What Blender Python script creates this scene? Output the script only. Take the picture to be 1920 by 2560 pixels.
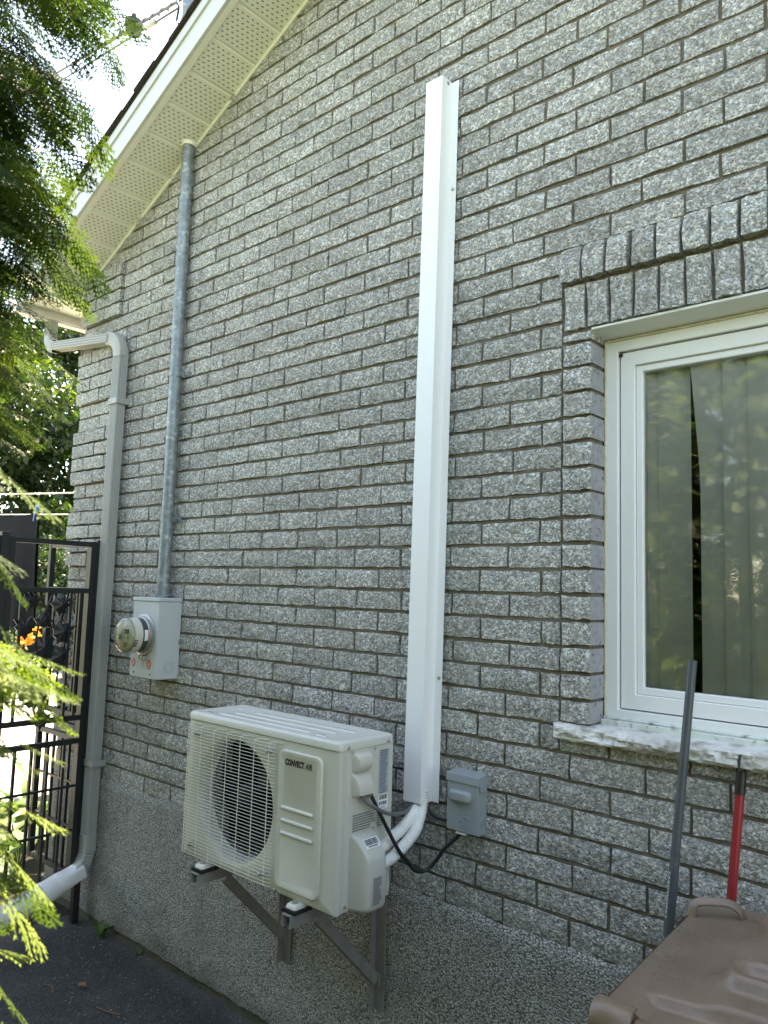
import bpy, math, random
import numpy as np
from mathutils import Vector, Matrix, noise as mnoise

rad = math.radians
random.seed(7)
for o in list(bpy.data.objects):
    bpy.data.objects.remove(o)
scene = bpy.context.scene
col = scene.collection

# ------------------------------------------------------------------ camera, sky, sun, exposure
cam_d = bpy.data.cameras.new('camera')
cam = bpy.data.objects.new('camera', cam_d)
col.objects.link(cam)
CAM = Vector((2.1034, -2.1885, 1.7196))
cr, cu, cw = Vector((.74975, .66104, .03001)), Vector((.04403, -.09508, .99449)), Vector((-.66025, .74431, .10040))
cam.matrix_world = Matrix(((cr.x, cu.x, -cw.x, CAM.x), (cr.y, cu.y, -cw.y, CAM.y), (cr.z, cu.z, -cw.z, CAM.z), (0, 0, 0, 1)))
cam_d.sensor_fit = 'HORIZONTAL'
cam_d.sensor_width = 36.0
cam_d.lens = 36.06
cam_d.clip_start = 0.02
cam_d.clip_end = 500
cam_d.dof.use_dof = True
cam_d.dof.focus_distance = 3.0
cam_d.dof.aperture_fstop = 13.0
scene.camera = cam

SUN_AZ, SUN_EL = -30.0, 68.0          # azimuth from +Y, negative towards -X
world = bpy.data.worlds.new('World')
scene.world = world
world.use_nodes = True
wn = world.node_tree
wn.nodes.clear()
sky = wn.nodes.new('ShaderNodeTexSky')
sky.sky_type = 'NISHITA'
sky.sun_disc = False
sky.sun_elevation = rad(SUN_EL)
sky.sun_rotation = rad(SUN_AZ)
sky.air_density = 1.0
sky.dust_density = 0.8
sky.ozone_density = 1.0
bg = wn.nodes.new('ShaderNodeBackground')
bg.inputs['Strength'].default_value = 0.15
wo = wn.nodes.new('ShaderNodeOutputWorld')
wn.links.new(sky.outputs[0], bg.inputs['Color'])
wn.links.new(bg.outputs[0], wo.inputs['Surface'])

sun_d = bpy.data.lights.new('sun', 'SUN')
sun_d.energy = 4.5
sun_d.angle = rad(0.53)
sun_d.color = (1.0, .95, .87)
sun = bpy.data.objects.new('sun', sun_d)
col.objects.link(sun)
SUN_DIR = Vector((math.cos(rad(SUN_EL)) * math.sin(rad(SUN_AZ)), math.cos(rad(SUN_EL)) * math.cos(rad(SUN_AZ)), math.sin(rad(SUN_EL))))
sun.rotation_euler = SUN_DIR.to_track_quat('Z', 'Y').to_euler()

vs = scene.view_settings
vs.view_transform = 'Standard'
vs.look = 'None'
vs.exposure = 2.55
vs.gamma = 1.0
vs.use_curve_mapping = False
vs.use_white_balance = True            # the camera's white balance, set for open shade
vs.white_balance_temperature = 9000
vs.white_balance_tint = 11
scene.render.resolution_x = 768
scene.render.resolution_y = 1024
scene.cycles.max_bounces = 6
scene.cycles.diffuse_bounces = 3
scene.cycles.glossy_bounces = 3
scene.cycles.transparent_max_bounces = 8

# ------------------------------------------------------------------ helpers
def tag(o, label=None, cat=None, group=None, kind=None):
    if label: o['label'] = label
    if cat: o['category'] = cat
    if group: o['group'] = group
    if kind: o['kind'] = kind
    return o

def empty(name, loc, label=None, cat=None, group=None):
    o = bpy.data.objects.new(name, None)
    o.location = loc
    o.empty_display_size = .05
    col.objects.link(o)
    tag(o, label, cat, group)
    return o

def link(name, me, parent=None):
    o = bpy.data.objects.new(name, me)
    col.objects.link(o)
    if parent is not None:
        o.parent = parent
        if parent.type == 'EMPTY':
            o.matrix_parent_inverse = Matrix.Translation(parent.location).inverted()
    return o

class MB:
    """collects polygons in world coordinates; build() links them as one mesh object"""
    def __init__(s):
        s.v, s.f, s.m = [], [], []
    def poly(s, pts, mi=0):
        b = len(s.v)
        s.v += [tuple(p) for p in pts]
        s.f.append(tuple(range(b, b + len(pts))))
        s.m.append(mi)
    def mesh(s, vs_, fs, mi=0):
        b = len(s.v)
        s.v += [tuple(p) for p in vs_]
        for f in fs:
            s.f.append(tuple(i + b for i in f))
            s.m.append(mi)
    def box(s, x0, x1, y0, y1, z0, z1, mi=0, M=None):
        vv = [(x0, y0, z0), (x1, y0, z0), (x1, y1, z0), (x0, y1, z0), (x0, y0, z1), (x1, y0, z1), (x1, y1, z1), (x0, y1, z1)]
        if M is not None: vv = [M @ Vector(p) for p in vv]
        s.mesh(vv, [(0, 3, 2, 1), (4, 5, 6, 7), (0, 1, 5, 4), (1, 2, 6, 5), (2, 3, 7, 6), (3, 0, 4, 7)], mi)
    def loft(s, rings, closed=True, cap=True, mi=0):
        n = len(rings[0])
        vv = [p for r in rings for p in r]
        fs = []
        for a in range(len(rings) - 1):
            for i in range(n if closed else n - 1):
                j = (i + 1) % n
                fs.append((a * n + i, a * n + j, (a + 1) * n + j, (a + 1) * n + i))
        if cap and closed:
            fs.append(tuple(reversed(range(n))))
            fs.append(tuple(range((len(rings) - 1) * n, len(rings) * n)))
        s.mesh(vv, fs, mi)
    def tube(s, path, r, n=10, mi=0, cap=True, prof=None, up=None):
        """sweep a circle (or a profile of (a, b) pairs) along a path"""
        P = [Vector(p) for p in path]
        rings = []
        prev = None
        for i, p in enumerate(P):
            if i == 0: t = P[1] - P[0]
            elif i == len(P) - 1: t = P[-1] - P[-2]
            else: t = (P[i + 1] - p).normalized() + (p - P[i - 1]).normalized()
            t.normalize()
            if prev is None:
                a = Vector(up) if up else (Vector((0, 0, 1)) if abs(t.z) < .9 else Vector((0, 1, 0)))
            else: a = prev
            a = (a - t * a.dot(t)).normalized()
            prev = a
            b = t.cross(a)
            rr = r[i] if isinstance(r, (list, tuple)) else r
            if prof: rings.append([p + a * q[0] * rr + b * q[1] * rr for q in prof])
            else: rings.append([p + a * math.cos(2 * math.pi * k / n) * rr + b * math.sin(2 * math.pi * k / n) * rr for k in range(n)])
        s.loft(rings, True, cap, mi)
    def lathe(s, c, axis, prof, n=24, mi=0, cap=True):
        """prof: (distance along axis, radius)"""
        ax = Vector(axis).normalized()
        a = (Vector((0, 0, 1)) if abs(ax.z) < .9 else Vector((1, 0, 0)))
        a = (a - ax * a.dot(ax)).normalized()
        b = ax.cross(a)
        c = Vector(c)
        s.loft([[c + ax * d + (a * math.cos(2 * math.pi * k / n) + b * math.sin(2 * math.pi * k / n)) * r for k in range(n)] for d, r in prof], True, cap, mi)
    def prism(s, pts, d, mi=0):
        """pts: planar polygon (world), d: extrusion vector"""
        d = Vector(d)
        n = len(pts)
        a = [Vector(p) for p in pts]
        s.mesh(a + [p + d for p in a], [tuple(reversed(range(n))), tuple(range(n, 2 * n))] + [(i, (i + 1) % n, n + (i + 1) % n, n + i) for i in range(n)], mi)
    def build(s, name, mats, parent=None, smooth=None, bevel=0, seg=2):
        me = bpy.data.meshes.new(name)
        me.from_pydata([tuple(p) for p in s.v], [], s.f)
        if not isinstance(mats, (list, tuple)): mats = [mats]
        for m in mats: me.materials.append(m)
        if len(mats) > 1: me.polygons.foreach_set('material_index', s.m)
        import bmesh
        bm = bmesh.new(); bm.from_mesh(me)
        bmesh.ops.recalc_face_normals(bm, faces=bm.faces)
        bm.to_mesh(me); bm.free()
        if smooth is not None:
            me.polygons.foreach_set('use_smooth', [True] * len(me.polygons))
            if smooth < 180: me.set_sharp_from_angle(angle=rad(smooth))
        o = link(name, me, parent)
        if bevel:
            b = o.modifiers.new('bevel', 'BEVEL')
            b.width = bevel; b.segments = seg; b.limit_method = 'ANGLE'; b.angle_limit = rad(40)
            b.harden_normals = True
            me.polygons.foreach_set('use_smooth', [True] * len(me.polygons))
            if smooth is None: me.set_sharp_from_angle(angle=rad(40))
        return o

def rrect(w, h, r, n=4):
    """rounded rectangle profile centred on 0"""
    pts = []
    for cx, cy, a0 in ((w / 2 - r, h / 2 - r, 0), (-w / 2 + r, h / 2 - r, 90), (-w / 2 + r, -h / 2 + r, 180), (w / 2 - r, -h / 2 + r, 270)):
        for k in range(n + 1):
            a = rad(a0 + 90 * k / n)
            pts.append((cx + r * math.cos(a), cy + r * math.sin(a)))
    return pts

def smooth_path(pts, n=8):
    """Catmull-Rom through the points"""
    P = [Vector(p) for p in pts]
    P = [P[0] * 2 - P[1]] + P + [P[-1] * 2 - P[-2]]
    out = []
    for i in range(1, len(P) - 2):
        for k in range(n):
            t = k / n
            a, b, c, d = P[i - 1], P[i], P[i + 1], P[i + 2]
            out.append(.5 * ((2 * b) + (c - a) * t + (2 * a - 5 * b + 4 * c - d) * t * t + (3 * b - a - 3 * c + d) * t ** 3))
    out.append(P[-2])
    return out

def bulk(name, verts, faces, mats, parent=None, mi=None, smooth=False):
    """large mesh from numpy arrays; faces (n, k)"""
    me = bpy.data.meshes.new(name)
    n, k = faces.shape
    me.vertices.add(len(verts)); me.vertices.foreach_set('co', np.ascontiguousarray(verts, dtype=np.float32).ravel())
    me.loops.add(n * k); me.loops.foreach_set('vertex_index', faces.astype(np.int32).ravel())
    me.polygons.add(n)
    me.polygons.foreach_set('loop_start', np.arange(0, n * k, k, dtype=np.int32))
    me.polygons.foreach_set('loop_total', np.full(n, k, dtype=np.int32))
    if not isinstance(mats, (list, tuple)): mats = [mats]
    for m in mats: me.materials.append(m)
    if mi is not None: me.polygons.foreach_set('material_index', mi.astype(np.int32))
    if smooth: me.polygons.foreach_set('use_smooth', np.ones(n, dtype=bool))
    me.update(calc_edges=True)
    return link(name, me, parent)

def text_mesh(txt, size_w, size_h, origin, ex, ey, depth=0.0004, shear=0.0, bold=0.0, outline=False):
    """text converted to a mesh, fitted to a box size_w x size_h lying at origin along ex, ey; returns (verts, faces)"""
    cu_ = bpy.data.curves.new('text', 'FONT')
    cu_.body = txt
    cu_.shear = shear
    cu_.offset = bold
    cu_.resolution_u = 2
    if outline:
        cu_.fill_mode = 'NONE'; cu_.bevel_depth = .035; cu_.bevel_resolution = 0
    o = bpy.data.objects.new('text', cu_)
    col.objects.link(o)
    dg = bpy.context.evaluated_depsgraph_get()
    me = bpy.data.meshes.new_from_object(o.evaluated_get(dg))
    vs_ = [Vector(v.co) for v in me.vertices]
    fs = [tuple(p.vertices) for p in me.polygons]
    bpy.data.objects.remove(o); bpy.data.curves.remove(cu_); bpy.data.meshes.remove(me)
    x0, x1 = min(v.x for v in vs_), max(v.x for v in vs_)
    y0, y1 = min(v.y for v in vs_), max(v.y for v in vs_)
    ex, ey = Vector(ex), Vector(ey)
    nrm = ex.cross(ey).normalized()
    out = [Vector(origin) + ex * ((v.x - x0) / (x1 - x0) * size_w) + ey * ((v.y - y0) / (y1 - y0) * size_h) + nrm * (depth + (v.z * .002 if outline else 0)) for v in vs_]
    return out, fs

# ------------------------------------------------------------------ materials
class NT:
    def __init__(s, name):
        s.m = bpy.data.materials.new(name)
        s.m.use_nodes = True
        s.t = s.m.node_tree
        s.p = s.t.nodes['Principled BSDF']
    def n(s, typ, **kw):
        nd = s.t.nodes.new(typ)
        for k, v in kw.items():
            if k in nd.inputs: nd.inputs[k].default_value = v
            else: setattr(nd, k, v)
        return nd
    def l(s, a, b): s.t.links.new(a, b)
    def pos(s):
        return s.n('ShaderNodeNewGeometry').outputs['Position']
    def noise(s, vec, scale, detail=4, rough=.55):
        nd = s.n('ShaderNodeTexNoise', Scale=scale, Detail=detail, Roughness=rough)
        s.l(vec, nd.inputs['Vector'])
        return nd.outputs['Fac']
    def vor(s, vec, scale, feature='F1'):
        nd = s.n('ShaderNodeTexVoronoi', Scale=scale)
        nd.feature = feature
        s.l(vec, nd.inputs['Vector'])
        return nd
    def ramp(s, fac, stops, interp='LINEAR'):
        nd = s.n('ShaderNodeValToRGB')
        nd.color_ramp.interpolation = interp
        el = nd.color_ramp.elements
        while len(el) < len(stops): el.new(.5)
        for e, (p, c) in zip(el, stops):
            e.position = p
            e.color = (c[0], c[1], c[2], 1) if isinstance(c, (tuple, list)) else (c, c, c, 1)
        s.l(fac, nd.inputs['Fac'])
        return nd.outputs['Color']
    def mix(s, fac, a, b, mode='MIX'):
        nd = s.n('ShaderNodeMix', data_type='RGBA', blend_type=mode)
        for val, i in ((fac, 0), (a, 6), (b, 7)):
            if hasattr(val, 'is_output'): s.l(val, nd.inputs[i])
            elif i == 0: nd.inputs[0].default_value = val
            else: nd.inputs[i].default_value = (val[0], val[1], val[2], 1) if isinstance(val, (tuple, list)) else (val, val, val, 1)
        return nd.outputs[2]
    def math(s, op, a, b=0.0):
        nd = s.n('ShaderNodeMath', operation=op)
        for i, v in enumerate((a, b)):
            if hasattr(v, 'is_output'): s.l(v, nd.inputs[i])
            else: nd.inputs[i].default_value = v
        return nd.outputs[0]
    def bump(s, h, dist, strength=1.0, prev=None):
        nd = s.n('ShaderNodeBump', Strength=strength, Distance=dist)
        s.l(h, nd.inputs['Height'])
        if prev is not None: s.l(prev, nd.inputs['Normal'])
        return nd.outputs['Normal']

def simple(name, c, rough=.5, metal=0.0, var=.12, vscale=12, bump=0.0, bscale=200, dirt=None, dscale=6, dlo=.5, dhi=.75, spec=.5):
    """plain coloured material with uneven tone, optional stains and fine relief"""
    t = NT(name)
    pos = t.pos()
    nz = t.noise(pos, vscale, 5)
    cl = t.mix(t.ramp(nz, [(.3, 0), (.7, 1)]), [q * (1 - var) for q in c], [min(1, q * (1 + var)) for q in c])
    if dirt:
        dz = t.noise(pos, dscale, 8, .65)
        cl = t.mix(t.ramp(dz, [(dlo, 0), (dhi, 1)]), cl, dirt)
    t.l(cl, t.p.inputs['Base Color'])
    t.p.inputs['Metallic'].default_value = metal
    t.p.inputs['Specular IOR Level'].default_value = spec
    rz = t.noise(pos, vscale * 2.3, 3)
    rr = t.n('ShaderNodeMapRange', **{'To Min': max(0, rough - .07), 'To Max': min(1, rough + .07)})
    t.l(rz, rr.inputs['Value']); t.l(rr.outputs[0], t.p.inputs['Roughness'])
    if bump: t.l(t.bump(t.noise(pos, bscale, 3), bump), t.p.inputs['Normal'])
    return t.m

def m_brick():
    t = NT('split face brick')
    pos = t.pos()
    nz = t.n('ShaderNodeTexNoise', Scale=35.0, Detail=2.0)
    t.l(pos, nz.inputs['Vector'])
    wv = t.n('ShaderNodeVectorMath', operation='MULTIPLY_ADD')
    t.l(nz.outputs['Color'], wv.inputs[0]); wv.inputs[1].default_value = (.012, .012, .012); t.l(pos, wv.inputs[2])
    v1 = t.vor(wv.outputs[0], 150.0)
    v2 = t.vor(wv.outputs[0], 320.0)
    s1 = t.n('ShaderNodeSeparateColor'); t.l(v1.outputs['Color'], s1.inputs[0])
    s2 = t.n('ShaderNodeSeparateColor'); t.l(v2.outputs['Color'], s2.inputs[0])
    chip = t.ramp(s1.outputs[0], [(0, (.13, .129, .122)), (.28, (.25, .25, .237)), (.56, (.40, .402, .383)), (.76, (.54, .545, .525)), (.86, (.82, .825, .79)), (1, (.92, .92, .88))])
    fine = t.ramp(s2.outputs[1], [(0, (.11, .11, .107)), (.35, (.30, .30, .288)), (.75, (.50, .50, .48)), (1, (.82, .82, .79))])
    c = t.mix(.45, chip, fine)
    warm = t.ramp(s1.outputs[2], [(.0, (.97, 1.0, 1.02)), (.6, (1, 1, .985)), (1, (1.10, 1.0, .86))])
    c = t.mix(1.0, c, warm, 'MULTIPLY')
    nb = t.noise(pos, 30.0, 5, .66)
    c = t.mix(t.ramp(nb, [(.30, .55), (.48, 0)]), c, (.13, .12, .10))
    lo = t.noise(pos, 2.3, 4, .6)
    c = t.mix(t.ramp(lo, [(.48, 0), (.75, .38)]), c, (.20, .185, .155))
    at = t.n('ShaderNodeAttribute', attribute_name='tint')
    tm = t.math('MULTIPLY_ADD', at.outputs['Fac'], .24)
    tm.node.inputs[2].default_value = .93
    cc = t.n('ShaderNodeCombineColor')
    for i in range(3): t.l(tm, cc.inputs[i])
    c = t.mix(1.0, c, cc.outputs[0], 'MULTIPLY')
    t.l(c, t.p.inputs['Base Color'])
    t.p.inputs['Roughness'].default_value = .8
    t.p.inputs['Specular IOR Level'].default_value = .35
    hgt = t.math('ADD', t.math('MULTIPLY', nb, 5.0), t.math('ADD', t.math('MULTIPLY', v1.outputs['Distance'], -.45), t.math('MULTIPLY', s1.outputs[1], .35)))
    t.l(t.bump(hgt, .0045), t.p.inputs['Normal'])
    return t.m

def m_parge():
    t = NT('pebble dash parging')
    pos = t.pos()
    v1 = t.vor(pos, 155.0)
    v2 = t.vor(pos, 320.0)
    s1 = t.n('ShaderNodeSeparateColor'); t.l(v1.outputs['Color'], s1.inputs[0])
    s2 = t.n('ShaderNodeSeparateColor'); t.l(v2.outputs['Color'], s2.inputs[0])
    peb = t.ramp(s1.outputs[0], [(0, (.32, .315, .295)), (.35, (.45, .445, .42)), (.80, (.58, .575, .545)), (1, (.84, .835, .80))])
    fin = t.ramp(s2.outputs[0], [(0, (.14, .14, .14)), (.6, (.36, .36, .35)), (1, (.74, .74, .71))])
    c = t.mix(.4, peb, fin)
    gap = t.ramp(v1.outputs['Distance'], [(.40, 0), (.70, 1)])
    c = t.mix(gap, c, (.15, .147, .135))
    st = t.noise(pos, 3.2, 6, .6)
    c = t.mix(t.ramp(st, [(.47, 0), (.72, .5)]), c, (.17, .16, .135))
    sz = t.n('ShaderNodeSeparateXYZ'); t.l(pos, sz.inputs[0])
    sp = t.math('SUBTRACT', .20, t.math('ADD', sz.outputs['Z'], t.math('MULTIPLY', t.noise(pos, 7, 5), .22)))
    c = t.mix(t.ramp(sp, [(.0, 0), (.14, .7)]), c, (.10, .09, .07))        # soil splash above the paving
    t.l(c, t.p.inputs['Base Color'])
    t.p.inputs['Roughness'].default_value = .85
    t.l(t.bump(t.math('ADD', t.math('MULTIPLY', v1.outputs['Distance'], -1.0), t.noise(pos, 30, 2)), .0040), t.p.inputs['Normal'])
    return t.m

def m_asphalt():
    t = NT('asphalt')
    pos = t.pos()
    v1 = t.vor(pos, 140.0)
    s1 = t.n('ShaderNodeSeparateColor'); t.l(v1.outputs['Color'], s1.inputs[0])
    c = t.ramp(s1.outputs[0], [(0, (.014, .015, .017)), (.7, (.034, .035, .038)), (.975, (.055, .056, .058)), (.994, (.11, .11, .10)), (1, (.22, .21, .19))])
    st = t.noise(pos, 2.2, 7, .65)
    c = t.mix(t.ramp(st, [(.48, 0), (.78, .7)]), c, (.085, .083, .075))
    sx = t.n('ShaderNodeSeparateXYZ'); t.l(pos, sx.inputs[0])
    wn_ = t.noise(pos, 5, 5)
    edge = t.math('ADD', sx.outputs['Y'], t.math('MULTIPLY', wn_, .22))
    c = t.mix(t.ramp(edge, [(.0, 0), (.16, .75)]), c, (.105, .10, .088))   # washed-out silt along the foundation
    t.l(c, t.p.inputs['Base Color'])
    t.p.inputs['Roughness'].default_value = .82
    t.l(t.bump(t.math('ADD', t.math('MULTIPLY', v1.outputs['Distance'], -.6), t.noise(pos, 25, 3)), .006), t.p.inputs['Normal'])
    return t.m

def m_leaf(name, c, c2, trans=.35, scale=3.0):
    t = NT(name)
    pos = t.pos()
    cl = t.mix(t.ramp(t.noise(pos, scale, 4), [(.35, 0), (.65, 1)]), c, c2)
    oi = t.n('ShaderNodeAttribute', attribute_name='tint')
    t.l(cl, t.p.inputs['Base Color'])
    t.p.inputs['Roughness'].default_value = .5
    tr = t.n('ShaderNodeBsdfTranslucent')
    br = t.mix(1.0, cl, (1.7, 2.0, 1.0), 'MULTIPLY')
    t.l(br, tr.inputs['Color'])
    mx = t.n('ShaderNodeMixShader'); mx.inputs[0].default_value = trans
    t.l(t.p.outputs[0], mx.inputs[1]); t.l(tr.outputs[0], mx.inputs[2])
    out = t.t.nodes['Material Output']
    t.l(mx.outputs[0], out.inputs['Surface'])
    return t.m

def m_glass(name, tint=(1, 1, 1), gain=1.7, rough=0.0):
    t = NT(name)
    fr = t.n('ShaderNodeFresnel', IOR=1.5)
    fac = t.math('MULTIPLY', fr.outputs[0], gain)
    fac = t.math('MINIMUM', fac, 1.0)
    tb = t.n('ShaderNodeBsdfTransparent'); tb.inputs[0].default_value = (*tint, 1)
    gb = t.n('ShaderNodeBsdfGlossy'); gb.inputs['Roughness'].default_value = rough
    mx = t.n('ShaderNodeMixShader')
    t.l(fac, mx.inputs[0]); t.l(tb.outputs[0], mx.inputs[1]); t.l(gb.outputs[0], mx.inputs[2])
    t.l(mx.outputs[0], t.t.nodes['Material Output'].inputs['Surface'])
    return t.m

def m_galv():
    t = NT('galvanised steel')
    pos = t.pos()
    v = t.vor(pos, 55.0)
    s1 = t.n('ShaderNodeSeparateColor'); t.l(v.outputs['Color'], s1.inputs[0])
    c = t.ramp(s1.outputs[0], [(0, (.20, .235, .25)), (.8, (.27, .31, .325)), (1, (.42, .45, .46))])
    nz = t.noise(pos, 14, 6, .65)
    c = t.mix(t.ramp(nz, [(.5, 0), (.68, .7)]), c, (.15, .18, .19))
    sp = t.noise(pos, 48, 3, .5)
    c = t.mix(t.ramp(sp, [(.66, 0), (.7, .7)]), c, (.50, .52, .52))
    t.l(c, t.p.inputs['Base Color'])
    t.p.inputs['Metallic'].default_value = .45
    t.p.inputs['Roughness'].default_value = .5
    return t.m

def m_sill():
    t = NT('rock faced limestone')
    pos = t.pos()
    a = t.noise(pos, 16, 8, .65)
    c = t.ramp(a, [(.30, (.20, .17, .13)), (.43, (.46, .43, .38)), (.56, (.72, .71, .68)), (.7, (.60, .57, .52))])
    b = t.noise(pos, 4.5, 4)
    c = t.mix(t.ramp(b, [(.5, 0), (.8, .5)]), c, (.38, .34, .28))
    t.l(c, t.p.inputs['Base Color'])
    t.p.inputs['Roughness'].default_value = .7
    t.l(t.bump(a, .008), t.p.inputs['Normal'])
    return t.m

def m_wood():
    t = NT('sun bleached deck boards')
    pos = t.pos()
    mp = t.n('ShaderNodeMapping'); mp.inputs['Scale'].default_value = (22, 1.6, 8)
    t.l(pos, mp.inputs[0])
    a = t.noise(mp.outputs[0], 3, 6, .6)
    c = t.ramp(a, [(.3, (.46, .44, .42)), (.7, (.66, .64, .61))])
    t.l(c, t.p.inputs['Base Color'])
    t.p.inputs['Roughness'].default_value = .7
    t.l(t.bump(a, .002), t.p.inputs['Normal'])
    return t.m

def m_bin():
    t = NT('brown moulded plastic')
    pos = t.pos()
    a = t.noise(pos, 7, 6, .6)
    c = t.ramp(a, [(.35, (.150, .104, .074)), (.65, (.205, .148, .110))])
    b = t.noise(pos, 3.0, 9, .72)
    c = t.mix(t.ramp(b, [(.56, 0), (.80, .4)]), c, (.27, .23, .195))        # chalky scuffs
    mp = t.n('ShaderNodeMapping'); mp.inputs['Scale'].default_value = (1.0, 9.0, 1.0); mp.inputs['Rotation'].default_value = (0, 0, .6)
    t.l(pos, mp.inputs[0])
    sc = t.noise(mp.outputs[0], 26, 3, .5)
    c = t.mix(t.ramp(sc, [(.70, 0), (.74, .35)]), c, (.34, .31, .28))
    t.l(c, t.p.inputs['Base Color'])
    t.p.inputs['Roughness'].default_value = .42
    rr = t.ramp(b, [(.4, .27), (.75, .48)])
    t.l(rr, t.p.inputs['Roughness'])
    t.l(t.bump(t.noise(pos, 320, 2), .0006), t.p.inputs['Normal'])
    return t.m

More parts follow.
